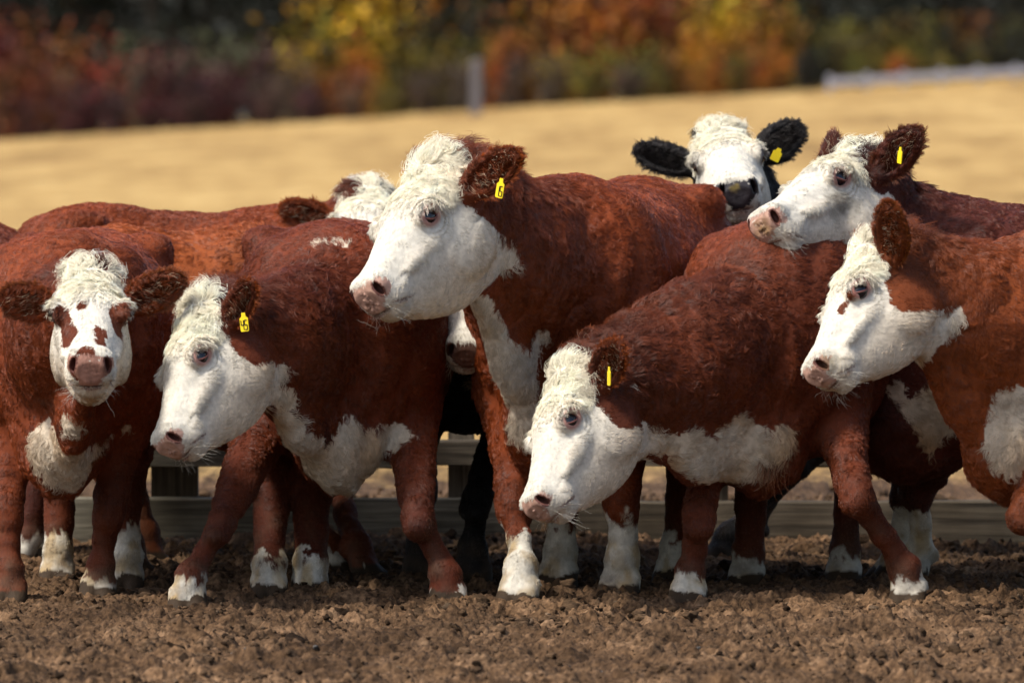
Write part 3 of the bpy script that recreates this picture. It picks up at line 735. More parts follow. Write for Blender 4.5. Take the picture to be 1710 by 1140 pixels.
def make_ground():
    def ax(lo, hi, f0, f1, fine, grow):
        a = [f0 + fine * i for i in range(int((f1 - f0) / fine) + 1)]; d = fine
        r = [];  x = a[-1]
        while x < hi: d *= grow; x += d; r.append(x)
        l = []; d = fine; x = a[0]
        while x > lo: d *= grow; x -= d; l.append(x)
        return np.array(l[::-1] + a + r)
    xs = ax(-140, 140, -1.9, 1.9, .0052, 1.12); ys = ax(-40, 420, -3.1, 3.4, .0105, 1.10)
    X, Y = np.meshgrid(xs, ys, indexing='ij'); x, y = X.ravel(), Y.ravel()
    near = np.clip((9 - np.abs(y)) / 4, 0, 1) * np.clip((6 - np.abs(x)) / 3, 0, 1)
    z = field_z(x, y) + mud_z(x, y) * near
    V = np.stack([x, y, z], 1); nx, ny = len(xs), len(ys)
    i = np.arange(nx * ny).reshape(nx, ny)
    Q = np.stack([i[:-1, :-1].ravel(), i[1:, :-1].ravel(), i[1:, 1:].ravel(), i[:-1, 1:].ravel()], 1)
    m, t, b = mat('ground_soil', rough=.95, spec=.15)
    tc = node(t, 'ShaderNodeNewGeometry'); sp = node(t, 'ShaderNodeSeparateXYZ'); t.links.new(tc.outputs['Position'], sp.inputs[0])
    n1 = node(t, 'ShaderNodeTexNoise', i_Scale=5.0, i_Detail=8.0, i_Roughness=.65); t.links.new(tc.outputs['Position'], n1.inputs['Vector'])
    n2 = node(t, 'ShaderNodeTexNoise', i_Scale=60.0, i_Detail=5.0); t.links.new(tc.outputs['Position'], n2.inputs['Vector'])
    mud = ramp(t, n1.outputs[0], [(.30, (.036, .020, .010)), (.48, (.075, .043, .022)), (.62, (.122, .073, .040)), (.78, (.19, .125, .074))])
    mv = ramp(t, n2.outputs[0], [(.32, (.35, .33, .31)), (.5, (.9, .9, .9)), (.68, (1.5, 1.5, 1.5))])
    mm = node(t, 'ShaderNodeMix', data_type='RGBA', blend_type='MULTIPLY'); mm.inputs[0].default_value = 1.0
    t.links.new(mud.outputs[0], mm.inputs[6]); t.links.new(mv.outputs[0], mm.inputs[7])
    n5 = node(t, 'ShaderNodeTexNoise', i_Scale=1.3, i_Detail=3.0); t.links.new(tc.outputs['Position'], n5.inputs['Vector'])
    r5 = ramp(t, n5.outputs[0], [(.36, (.82, .80, .78)), (.60, (1.5, 1.48, 1.45))]); m5 = node(t, 'ShaderNodeMix', data_type='RGBA', blend_type='MULTIPLY'); m5.inputs[0].default_value = 1; t.links.new(mm.outputs[2], m5.inputs[6]); t.links.new(r5.outputs[0], m5.inputs[7])
    mpp = node(t, 'ShaderNodeMapping'); mpp.inputs['Scale'].default_value = (.55, .11, 1); t.links.new(tc.outputs['Position'], mpp.inputs[0])
    n3 = node(t, 'ShaderNodeTexNoise', i_Scale=1.0, i_Detail=7.0, i_Roughness=.62); t.links.new(mpp.outputs[0], n3.inputs['Vector'])
    mp4 = node(t, 'ShaderNodeMapping'); mp4.inputs['Scale'].default_value = (2.4, .42, 1); t.links.new(tc.outputs['Position'], mp4.inputs[0])
    n4 = node(t, 'ShaderNodeTexNoise', i_Scale=1.0, i_Detail=5.0, i_Roughness=.7); t.links.new(mp4.outputs[0], n4.inputs['Vector'])
    n34 = node(t, 'ShaderNodeMix', data_type='FLOAT'); n34.inputs[0].default_value = .45; t.links.new(n3.outputs[0], n34.inputs[2]); t.links.new(n4.outputs[0], n34.inputs[3])
    straw = ramp(t, n34.outputs[0], [(.36, (.18, .105, .036)), (.46, (.31, .19, .066)), (.54, (.41, .265, .096)), (.66, (.52, .36, .145))])
    ad = node(t, 'ShaderNodeMath', operation='MULTIPLY_ADD'); ad.inputs[1].default_value = 3.0; t.links.new(n1.outputs[0], ad.inputs[0]); t.links.new(sp.outputs[1], ad.inputs[2])
    mr = node(t, 'ShaderNodeMapRange'); mr.inputs[1].default_value = 7.6; mr.inputs[2].default_value = 9.2; t.links.new(ad.outputs[0], mr.inputs[0])
    fx = node(t, 'ShaderNodeMix', data_type='RGBA'); t.links.new(mr.outputs[0], fx.inputs[0]); t.links.new(m5.outputs[2], fx.inputs[6]); t.links.new(straw.outputs[0], fx.inputs[7])
    t.links.new(fx.outputs[2], b.inputs['Base Color'])
    bp = node(t, 'ShaderNodeBump', i_Strength=1.0, i_Distance=.010); t.links.new(n2.outputs[0], bp.inputs['Height']); t.links.new(bp.outputs[0], b.inputs['Normal'])
    link('ground', mesh_from('ground', V, Q, m), kind='structure')
    return m
make_ground()

def ico(sub=2):
    import bmesh
    bm = bmesh.new(); bmesh.ops.create_icosphere(bm, subdivisions=sub, radius=1)
    bm.verts.ensure_lookup_table(); V = np.array([v.co[:] for v in bm.verts]); F = np.array([[v.index for v in f.verts] for f in bm.faces]); bm.free()
    return V, F

def make_clods():
    rng = np.random.default_rng(5)
    m, t, b = mat('clod_soil', rough=.95, spec=.1)
    a = node(t, 'ShaderNodeAttribute', attribute_name='tone'); nn = node(t, 'ShaderNodeTexNoise', i_Scale=130.0, i_Detail=5.0)
    r = ramp(t, nn.outputs[0], [(.3, (.5, .5, .5)), (.7, (1.4, 1.4, 1.4))]); mx = node(t, 'ShaderNodeMix', data_type='RGBA', blend_type='MULTIPLY'); mx.inputs[0].default_value = 1
    t.links.new(a.outputs[0], mx.inputs[6]); t.links.new(r.outputs[0], mx.inputs[7]); t.links.new(mx.outputs[2], b.inputs['Base Color'])
    bp = node(t, 'ShaderNodeBump', i_Strength=1.0, i_Distance=.008); t.links.new(nn.outputs[0], bp.inputs['Height']); t.links.new(bp.outputs[0], b.inputs['Normal'])
    Vs, Fs, Cs = [], [], []; off = 0
    for sub, n, mu, sg, lo, hi in ((1, 21000, -5.45, .40, .0028, .010), (2, 2600, -4.55, .40, .006, .026)):
        B, Fc = ico(sub)
        var = [B * (1 + .55 * fbm(B * 1.7 + k * 3.7, 2, 9)[:, None] + .50 * vnoise(B * 3.1 + k, 10)[:, None] + .25 * vnoise(B * 7 + k, 12)[:, None]) * [1.2, .95, .8] for k in range(30)]
        x = rng.uniform(-2.0, 2.0, n); y = rng.uniform(-3.3, 5.2, n); cl = fbm(np.stack([x * 2.5, y * 1.6, 0 * x], 1), 2, 77)
        sz = np.clip(np.exp(rng.normal(mu, sg, n)) * (1 + .9 * np.clip(cl, -.5, 1)), lo, hi); z = mud_z(x, y) + field_z(x, y)
        sz = np.where(y > 2.8, sz * 1.4, sz); an = rng.uniform(0, 6.28, n); kd = rng.random(n); br = rng.uniform(.7, 1.25, n); vi = rng.integers(0, 30, n)
        for i in range(n):
            c, s_ = math.cos(an[i]), math.sin(an[i]); d = var[vi[i]]
            d = np.stack([d[:, 0] * c - d[:, 1] * s_, d[:, 0] * s_ + d[:, 1] * c, d[:, 2]], 1) * sz[i]
            Vs.append(d + [x[i], y[i], z[i] + sz[i] * .12]); Fs.append(Fc + off); off += len(B)
            k = kd[i]; col = np.array([.115, .070, .039]) if k < .70 else np.array([.034, .020, .011]) if k < .93 else np.array([.15, .10, .062]) if k < .997 else np.array([.13, .12, .11])
            Cs.append(np.tile(np.append(col * br[i], 1), (len(B), 1)))
    me = mesh_from('dirt_clods', np.concatenate(Vs), np.concatenate(Fs), m, False)
    ca = me.color_attributes.new('tone', 'FLOAT_COLOR', 'POINT'); ca.data.foreach_set('color', np.concatenate(Cs).astype(np.float32).ravel())
    link('dirt_clods', me, kind='stuff', label='loose clods of brown earth scattered over the churned mud', category='dirt')
make_clods()

# ------------------------------------------------------------------ weathered board fence along the feed bunk
def board(x0, x1, y0, y1, z0, z1, seed=0, nx=40):
    """a slightly warped sawn board, rounded arrises"""
    e = .006; sec = [(y0 + e, z0), (y1 - e, z0), (y1, z0 + e), (y1, z1 - e), (y1 - e, z1), (y0 + e, z1), (y0, z1 - e), (y0, (z0 + z1) / 2), (y0, z0 + e)]
    n = len(sec); V = []
    for i in range(nx + 1):
        x = x0 + (x1 - x0) * i / nx
        for j, (y, z) in enumerate(sec):
            p = np.array([[x * 1.1, seed, j * .05]]); w = .006 * vnoise(p, 3)[0]; w2 = .003 * vnoise(np.array([[x * 6, seed + j * 3.1, 0]]), 4)[0]
            V.append((x, y + w2, z + w + w2))
    Q = [(i * n + j, (i + 1) * n + j, (i + 1) * n + (j + 1) % n, i * n + (j + 1) % n) for i in range(nx) for j in range(n)]
    me = bpy.data.meshes.new('board'); me.from_pydata(V, [], Q + [tuple(range(n)), tuple(nx * n + k for k in range(n - 1, -1, -1))]); me.update()
    return me

def wood(name, c0, c1, axis=0):
    m, t, b = mat(name, rough=.85, spec=.2)
    tc = node(t, 'ShaderNodeNewGeometry'); mp = node(t, 'ShaderNodeMapping'); sc = [60, 60, 60]; sc[axis] = 2.2; mp.inputs['Scale'].default_value = sc
    t.links.new(tc.outputs['Position'], mp.inputs[0])
    n = node(t, 'ShaderNodeTexNoise', i_Scale=1.0, i_Detail=6.0, i_Roughness=.6, i_Distortion=.6); t.links.new(mp.outputs[0], n.inputs['Vector'])
    n2 = node(t, 'ShaderNodeTexNoise', i_Scale=3.5, i_Detail=4.0); t.links.new(tc.outputs['Position'], n2.inputs['Vector'])
    r = ramp(t, n.outputs[0], [(.32, c0), (.66, c1)]); r2 = ramp(t, n2.outputs[0], [(.35, (.55, .52, .47)), (.65, (1.1, 1.1, 1.1))])
    mx = node(t, 'ShaderNodeMix', data_type='RGBA', blend_type='MULTIPLY'); mx.inputs[0].default_value = 1
    t.links.new(r.outputs[0], mx.inputs[6]); t.links.new(r2.outputs[0], mx.inputs[7]); t.links.new(mx.outputs[2], b.inputs['Base Color'])
    bp = node(t, 'ShaderNodeBump', i_Strength=.7, i_Distance=.004); t.links.new(n.outputs[0], bp.inputs['Height']); t.links.new(bp.outputs[0], b.inputs['Normal'])
    return m
M_WOOD = wood('grey_wood', (.055, .049, .038), (.215, .195, .15)); M_WOOD_D = wood('brown_wood', (.035, .028, .020), (.13, .105, .075)); M_POST = wood('post_wood', (.05, .04, .03), (.17, .14, .105), 2)
bunk = link('board_fence', None, label='low weathered grey board fence running behind the cattle', category='fence')
def bpart(name, me, m):
    me.materials.append(m); me.name = name; return link(name, me, bunk)
YB = 2.85
bpart('bottom_plank', board(-3.4, -.02, YB, YB + .05, -.05, .150, 1, 90), M_WOOD)
bpart('bottom_plank', board(-.015, 3.4, YB + .004, YB + .054, -.05, .138, 2, 90), M_WOOD_D)
bpart('top_rail', board(-3.4, -.30, YB, YB + .045, .250, .338, 3, 70), M_WOOD)
bpart('top_rail', board(-.295, 3.4, YB + .003, YB + .045, .258, .345, 4, 90), M_WOOD_D)
for px, w, m in ((290, .16, M_POST), (770, .09, M_POST), (1195, .09, M_POST), (1664, .035, M_POST), (-80, .1, M_POST), (1830, .1, M_POST)):
    x = P(px, 800, YB)[0]
    bpart('post', board(x - w / 2, x + w / 2, YB + .056, YB + .13, -.05, .40, px, 3), m)

# ------------------------------------------------------------------ far field edge: posts, white fence, autumn wood
def far_z(x, y): return float(field_z(np.array([x]), np.array([y]))[0])
def far_post():
    x, y = P(795, 170, 132)[0], 132.0; z = far_z(x, y); w = .13
    V, Q = [], []
    rings = [(0, 1.05), (.4, 1), (1.0, .98), (1.22, .96), (1.28, .75)]
    for h, k in rings:
        for a, b in ((-1, -.8), (-.8, -1), (.8, -1), (1, -.8), (1, .8), (.8, 1), (-.8, 1), (-1, .8)): V.append((x + a * w * k, y + b * w * k, z + h - .05 + (0 if h < 1.2 else .03 * a)))
    for i in range(len(rings) - 1):
        for j in range(8): Q.append((i * 8 + j, i * 8 + (j + 1) % 8, (i + 1) * 8 + (j + 1) % 8, (i + 1) * 8 + j))
    me = bpy.data.meshes.new('post'); me.from_pydata(V, [], Q + [tuple(range(32, 40))]); me.materials.append(mat('silver_wood', (.12, .11, .115), .8)[0]); me.update()
    link('fence_post', me, label='lone pale grey wooden post at the edge of the field before the bushes', category='post')
far_post()
def white_fence():
    root = link('paddock_fence', None, label='distant white rail fence along the top right edge of the field', category='fence')
    m = mat('white_paint', (.30, .30, .34), .6)[0]
    y = 137.0; xs = [P(px, 140, y)[0] for px in range(1385, 1990, 62)]
    def bar(a, b, w, h):
        a, b = np.array(a), np.array(b); V = []
        for p in (a, b):
            for q, r in ((-1, -1), (1, -1), (1, 1), (-1, 1)): V.append(tuple(p + np.array([0, q * w, r * h])))
        return V
    for x0, x1 in zip(xs, xs[1:]):
        for h in (.22,):
            V = bar((x0 + .03, y - .07, far_z(x0, y) + h), (x1 - .03, y - .07, far_z(x1, y) + h), .02, .085)
            me = bpy.data.meshes.new('rail'); me.from_pydata(V, [], [(0, 3, 2, 1), (4, 5, 6, 7), (0, 1, 5, 4), (1, 2, 6, 5), (2, 3, 7, 6), (3, 0, 4, 7)]); me.materials.append(m); me.update(); link('rail', me, root)
    for x in xs:
        z = far_z(x, y); V = []
        for h, k in ((-.1, 1), (.34, 1), (.38, .5)):
            for a, b in ((-1, -1), (1, -1), (1, 1), (-1, 1)): V.append((x + a * .06 * k, y + b * .05 * k, z + h))
        Q = [(i * 4 + j, i * 4 + (j + 1) % 4, i * 4 + 4 + (j + 1) % 4, i * 4 + 4 + j) for i in range(2) for j in range(4)] + [(8, 9, 10, 11)]
        me = bpy.data.meshes.new('fence_post'); me.from_pydata(V, [], Q); me.materials.append(m); me.update(); link('fence_post', me, root)
white_fence()

def leaf_material():
    m, t, b = mat('leaf', rough=.6, spec=.25)
    oi = node(t, 'ShaderNodeObjectInfo'); at = node(t, 'ShaderNodeAttribute', attribute_name='shade')
    hs = node(t, 'ShaderNodeHueSaturation'); t.links.new(oi.outputs['Color'], hs.inputs['Color'])
    sp = node(t, 'ShaderNodeSeparateColor'); t.links.new(at.outputs['Color'], sp.inputs[0])
    mr = node(t, 'ShaderNodeMapRange'); mr.inputs[3].default_value = .45; mr.inputs[4].default_value = .55; t.links.new(sp.outputs[0], mr.inputs[0]); t.links.new(mr.outputs[0], hs.inputs['Hue'])
    m2 = node(t, 'ShaderNodeMapRange'); m2.inputs[3].default_value = .25; m2.inputs[4].default_value = 1.9; t.links.new(sp.outputs[1], m2.inputs[0]); t.links.new(m2.outputs[0], hs.inputs['Value'])
    t.links.new(hs.outputs[0], b.inputs['Base Color'])
    return m
M_LEAF = leaf_material(); M_BARK = mat('bark', (.055, .045, .036), .9, .1)[0]

def plant_meshes(kind, seed):
    rng = np.random.default_rng(seed)
    Vt, Qt = [], []; off = 0; tips = []
    def limb(a, b, r0, r1, bend):
        nonlocal off
        a, b = np.array(a, float), np.array(b, float); k = 6; path = [a + (b - a) * i / (k - 1) + bend * math.sin(math.pi * i / (k - 1)) for i in range(k)]
        v, q = tube(path, np.linspace(r0, r1, k), 6); Vt.append(v); Qt.append(q + off); off += len(v); return path
    if kind == 'shrub':
        for i in range(9):
            a = rng.uniform(0, 6.28); r = rng.uniform(.3, 1.0); tip = np.array([math.cos(a) * r, math.sin(a) * r * .8, rng.uniform(.9, 2.2)])
            p = limb((rng.normal(0, .1), rng.normal(0, .1), -.1), tip, .03, .008, rng.normal(0, .12, 3)); tips += p[1:] * 2
            tips += [tip + rng.normal(0, .25, 3) for _ in range(4)]
        n, ls, sp = 900, .17, .26
    else:
        H = 11.0
        tr = limb((0, 0, -.2), (rng.normal(0, .3), rng.normal(0, .3), H * .9), .20, .04, rng.normal(0, .2, 3))
        for i in range(26):
            h = rng.uniform(.10, .95); a = rng.uniform(0, 6.28); L_ = (1 - h) * 2.4 + .9
            s0 = np.array(tr[0]) + (np.array(tr[-1]) - np.array(tr[0])) * h; tip = s0 + np.array([math.cos(a) * L_, math.sin(a) * L_, L_ * rng.uniform(-.05, .45)])
            p = limb(s0, tip, .06 * (1.1 - h), .01, rng.normal(0, .15, 3)); tips += p[2:]; tips += [p[-1] + rng.normal(0, .35, 3) for _ in range(3)]
        n, ls, sp = 5200, .17, .38
    tips = np.array(tips); c = tips[rng.integers(0, len(tips), n)] + rng.normal(0, sp, (n, 3)); c = c[c[:, 2] > .02]; n = len(c)
    x = nrm(rng.normal(0, 1, (n, 3))); y = nrm(np.cross(x, rng.normal(0, 1, (n, 3)))); l = ls * rng.uniform(.5, 1.2, n)[:, None]
    V = np.stack([c - x * l * .55, c - y * l * .33, c + x * l * .55, c + y * l * .33], 1).reshape(-1, 3); Q = np.arange(4 * n).reshape(n, 4)
    sh = np.stack([np.clip(.5 + .5 * fbm(c * .9, 2, seed), 0, 1), np.clip(.5 + .9 * fbm(c * 1.4, 2, seed + 5) + rng.normal(0, .12, n), 0, 1), np.zeros(n), np.ones(n)], 1)
    me = mesh_from('foliage', V, Q, M_LEAF, False); ca = me.color_attributes.new('shade', 'FLOAT_COLOR', 'POINT'); ca.data.foreach_set('color', np.repeat(sh, 4, 0).astype(np.float32).ravel())
    return me, mesh_from('trunk' if kind == 'tree' else 'stem', np.concatenate(Vt), np.concatenate(Qt), M_BARK)
SHRUBS = [plant_meshes('shrub', s) for s in (1, 2, 3, 4)]; TREES = [plant_meshes('tree', s) for s in (11, 12, 13, 14)]
HUES = {'dark red': (.040, .006, .007), 'rust red': (.130, .028, .006), 'orange': (.21, .072, .006), 'yellow': (.26, .145, .004), 'olive': (.085, .072, .009), 'grey green': (.050, .056, .022),
        'brown grey': (.060, .040, .027), 'dark green': (.006, .008, .003), 'plum': (.034, .011, .012)}
def plant(kind, px, Y, sc, hue, label, group, k):
    x = P(px, 170, Y)[0]; z = far_z(x, Y)
    r = link('shrub' if kind == 'shrub' else 'tree', None, label=label, category='bush' if kind == 'shrub' else 'tree', group=group)
    r.location = (x, Y, z - .03); r.rotation_euler = (0, 0, random.uniform(0, 6.28)); r.scale = (sc * random.uniform(.9, 1.15), sc * random.uniform(.9, 1.15), sc)
    f_, t_ = (SHRUBS if kind == 'shrub' else TREES)[k % 4]
    fo = link('foliage' if kind == 'shrub' else 'crown', f_, r); fo.color = (*[c * random.uniform(.85, 1.15) for c in HUES[hue]], 1)
    link('stem' if kind == 'shrub' else 'trunk', t_, r)

def place(px): return 'left' if px < 500 else 'centre' if px < 1150 else 'right'
# front hedge: (photo column, hue, height)
front = [(-30, 'plum', .8), (45, 'dark red', .75), (120, 'dark red', .95), (190, 'plum', .8), (255, 'dark red', .7), (320, 'plum', .85), (385, 'dark red', .95), (450, 'brown grey', .8), (520, 'plum', .75),
         (585, 'brown grey', .8), (650, 'olive', .7), (710, 'brown grey', .85), (770, 'brown grey', .95), (850, 'brown grey', .9), (915, 'brown grey', 1.0), (985, 'olive', .9), (1050, 'brown grey', .8), (1110, 'olive', .75), (1175, 'orange', .75), (1235, 'olive', .85), (1290, 'orange', .9), (1350, 'dark green', .7),
         (1430, 'olive', .65), (1500, 'orange', .6), (1570, 'olive', .6), (1640, 'olive', .55), (1720, 'dark green', .6)]
back = [(0, 'rust red', 1.5), (70, 'rust red', 1.5), (215, 'grey green', 1.35), (140, 'dark green', 1.4), (290, 'dark green', 1.3), (360, 'grey green', 1.3), (445, 'grey green', 1.2), (520, 'yellow', 1.2), (600, 'yellow', 1.7), (670, 'yellow', 1.3), (560, 'olive', 1.5), (750, 'olive', 1.1), (820, 'olive', 1.35),
        (880, 'orange', 1.2), (960, 'orange', 1.6), (1010, 'rust red', 1.4), (1070, 'olive', 1.5), (1140, 'orange', 1.6), (1200, 'yellow', 1.3), (1260, 'orange', 1.5), (1330, 'dark green', 1.2), (1400, 'olive', .9), (1480, 'orange', .8), (1550, 'olive', .9), (1620, 'orange', .75), (1690, 'olive', .8), (1440, 'dark green', 1.3), (1590, 'dark green', 1.2), (1660, 'dark green', 1.2), (1520, 'dark green', 1.3), (735, 'dark green', 1.4), (310, 'dark green', 1.5)]
for k, (px, hue, sc) in enumerate(front):
    plant('shrub', px, 139.5 + random.uniform(-.8, 1.2), sc * .58, hue, f'blurred low {hue} shrub at the foot of the wood', 'low shrubs along the wood edge', k)
for k, (px, hue, sc) in enumerate(back):
    plant('shrub', px, 143.5 + random.uniform(-1, 1.5), sc if (hue in ('yellow', 'orange') and sc > 1.55 and px < 1100) else sc * (.82 if hue in ('yellow', 'orange', 'rust red') else .74), hue, f'tall {hue} autumn shrub rising behind the low shrubs', 'tall autumn shrubs of the wood edge', k + 1)
mix = random.Random(4)
for k in range(34):
    px = -40 + 1790 * k / 33 + mix.uniform(-20, 20)
    hue = mix.choice(['rust red', 'brown grey', 'dark red', 'olive'] if px < 480 else ['yellow', 'olive', 'orange', 'olive', 'brown grey'] if px < 860 else ['orange', 'yellow', 'olive', 'rust red', 'orange'] if px < 1320 else ['olive', 'dark green', 'orange', 'dark green'])
    plant('shrub', px, 141.5 + mix.uniform(-.6, 1), mix.uniform(.55, 1.05) * (.8 if px > 1320 else 1), hue, f'mid height {hue} shrub in the tangle of the wood edge', 'tangled shrubs of the wood edge', k)
for k in range(44):
    px = -160 + 2030 * (k % 22) / 21 + random.uniform(-30, 30); Y = 150 + 7 * (k // 22) + random.uniform(-2, 2)
    hue = 'dark green' if (60 < px < 500 or px > 1240 or k >= 22 or random.random() < .7) else random.choice(['yellow', 'orange', 'olive']) if px > 480 else 'rust red'
    if hue == 'dark green': lb = 'dark green tree standing in the shade of the wood'
    else: lb = f'{hue} leaved autumn tree standing in the wood'
    plant('tree', px, Y, random.uniform(.9, 1.2), hue, lb, 'trees of the autumn wood', k)

# ------------------------------------------------------------------ the herd
RED = [.156, .0295, .0053]; RED_D = [.106, .0190, .0042]; RED_O = [.215, .049, .0085]
def ear(side, px, py, Y, op, w=.049): return dict(side=side, tip=P(px, py, Y), open=op, w=w)
cows = []
# A  faces the camera at the left edge
cows.append(dict(label='red calf facing the camera with brown patches round both eyes, white poll', col=RED, seed=1, s=.98, hs=1.0, chest=XY(95, .15), rump=XY(165, 1.35), ws=1.05,
    poll=P(152, 464, -.26), muzzle=(151, 608), brow=(.03, -.5, .85), neck_root=(.40, 0, .80), neck_mid=(-.06, 0, -.03),
    ears=[ear(1, 304, 462, -.30, (0.1, -.95, -.3), .060), ear(-1, 2, 494, -.30, (-.1, -.95, -.3), .060)],
    fl=[dict(foot=G(163, .35), white=.07), dict(foot=G(14, .2), white=.03)], hl=[dict(foot=G(210, .72), white=.22), dict(foot=G(95, .98), white=.17)],
    brown=[((137, 500), .021), ((97, 520), (108, 560), .036), ((197, 510), (205, 548), .033), ((171, 545), (173, 566), .019), ((142, 580), .024), ((176, 438), .018), ((120, 632), .02), ((180, 628), .018), ((90, 722), .028)],
    white=[((75, 745), (125, 790), .085), ((110, 715), .04), ((150, 765), (218, 722), .016)], nose_col=[.34, .17, .12], lid=M_LID_D, lid_col=[.08, .03, .02], ear_col=[.22, .058, .012], lash=[.05, .02, .01]))
# B  head turned to the left, tag 45
cows.append(dict(label='red cow with tag 45 in its ear, head low in profile, front legs spread', col=RED_D, seed=2, s=1.0, hs=.97, chest=XY(568, .18), rump=XY(562, 1.40), ws=1.2, crest=.045, fur=1.1,
    poll=P(330, 520, -.22), muzzle=(280, 738), brow=(-.9, -.45, .3), neck_mid=(0, -.06, -.03),
    ears=[ear(1, 424, 474, -.40, (-.55, -.83, -.1)), ear(-1, 300, 485, .0, (-.6, -.7, 0), .05)], tags=[dict(ear=0, at=P(406, 522, -.46), text='45', face=(-.35, -.93, 0), down=(.12, 0, -1), size=(.026, .055))],
    fl=[dict(foot=G(748, .02), white=.075, knee=P(697, 860, .06), fat=1.05), dict(foot=G(312, -.12), white=.115, knee=P(372, 872, -.02), fat=1.02)],
    hl=[dict(foot=G(517, .42), white=.14, hock=P(522, 800, .62), fat=1.1), dict(foot=G(448, .38), white=.13, hock=P(452, 800, .6), fat=1.1)],
    white=[((410, 640), (490, 668), .038), ((430, 690), (480, 735), .06), ((470, 720), (560, 785), .045), ((520, 775), (610, 805), .10), ((600, 740), (662, 722), .045), ((590, 720), .05), ((520, 405), (575, 405), .010)], brown=[((545, 700), (553, 735), .022)]))
# C  the big one in the middle
cows.append(dict(label='tallest red cow in the middle, white face raised and looking left, shaggy white poll', col=RED, seed=3, s=1.12, hs=1.06, chest=XY(900, .2), rump=XY(1110, 1.35), ws=.98, fur=1.25, jaw=1.05, wide=1.04, shag=.072, crest=.04,
    poll=P(722, 288, -.10), muzzle=(616, 488), brow=(-.75, -.55, .45), neck_root=(.40, 0, .84), neck_mid=(.02, 0, -.06), nr=(.26, .21, .15),
    ears=[ear(1, 868, 256, -.32, (-.5, -.85, -.1), .056), ear(-1, 700, 255, .1, (-.6, -.7, 0), .05)], tags=[dict(ear=0, at=P(838, 298, -.36), text='15', face=(-.6, -.8, 0), down=(-.25, 0, -1), size=(.027, .058))],
    fl=[dict(foot=G(1036, .38), white=.24), dict(foot=G(868, .08), white=.23, fat=1.05)], hl=[dict(foot=G(1128, .98), white=.16), dict(foot=G(932, .75), white=.22)],
    face=[(.05, -.03), (0, -.02), (-.04, .02), (-.08, .075), (-.15, .06), (-.22, .03), (-.30, -.03), (-.36, -.03)],
    white=[((790, 440), (800, 500), .06), ((790, 518), (833, 590), .055), ((860, 640), .11), ((905, 565), (895, 620), .025), ((870, 710), .07)]))
# D  grazing, right of the middle
cows.append(dict(label='red cow lowering its head to the ground, sloping back and white brisket', col=[.122, .0245, .0066], seed=4, s=1.01, hs=.97, chest=XY(1262, .12), rump=XY(1395, 1.3), ws=1.06, jaw=.97,
    poll=P(947, 628, -.22), muzzle=(896, 843), brow=(-.9, -.42, .25), neck_root=(.40, 0, .78), neck_mid=(.02, 0, .01), nr=(.27, .225, .15),
    ears=[ear(1, 1036, 572, -.42, (-.55, -.83, -.1), .058), ear(-1, 985, 552, .02, (-.4, -.9, 0), .05)], tags=[dict(ear=0, at=P(1017, 612, -.46), face=(-.97, -.25, 0), down=(0, 0, -1), size=(.03, .055))],
    fl=[dict(foot=G(1520, .12), white=.12, knee=P(1430, 822, .08), fat=1.05), dict(foot=G(1150, .06), white=.11, fat=1.0, knee=P(1168, 860, .06))],
    hl=[dict(foot=G(1410, .95), white=.13), dict(foot=G(1248, .85), white=.10)],
    white=[((1050, 765), (1130, 745), .035), ((1080, 715), (1065, 760), .02), ((1160, 760), (1230, 790), .07), ((1230, 740), (1280, 760), .08), ((1320, 730), .04), ((1060, 640), .010)],
    tufts=[((1290, 780), (.0, -.1, -1), .10, .022, 70, (.16, .055, .02))]))
# E  profile at the right edge
cows.append(dict(label='red cow cut by the right edge, brown eye patch on its white profile', col=[.180, .0385, .0065], seed=5, s=1.0, hs=.98, chest=XY(1652, -.22), rump=XY(2190, .42), ws=1.0, jaw=.95, wide=.94,
    poll=P(1450, 424, -.32), muzzle=(1364, 620), brow=(-.9, -.16, .4), neck_root=(.42, 0, .80), nr=(.26, .215, .15), neck_mid=(0, 0, -.04),
    ears=[ear(1, 1486, 338, -.52, (-.55, -.83, -.1), .060), ear(-1, 1440, 385, -.1, (-.6, -.7, 0), .05)],
    fl=[dict(foot=G(1772, -.3), knee=P(1718, 850, -.3)), dict(foot=G(1830, .2), knee=P(1810, 840, .2))], hl=[None, None],
    white=[((1480, 600), (1545, 590), .05), ((1690, 690), (1695, 750), .075)], brown=[((1416, 492), (1402, 512), .016)], stains=[((1395, 598), .035, (.20, .14, .05), .6)],
    face=[(.05, -.02), (0, .0), (-.03, .03), (-.07, .09), (-.12, .17), (-.18, .185), (-.24, .12), (-.29, .0), (-.36, -.02)], ear_col=[.27, .075, .014]))
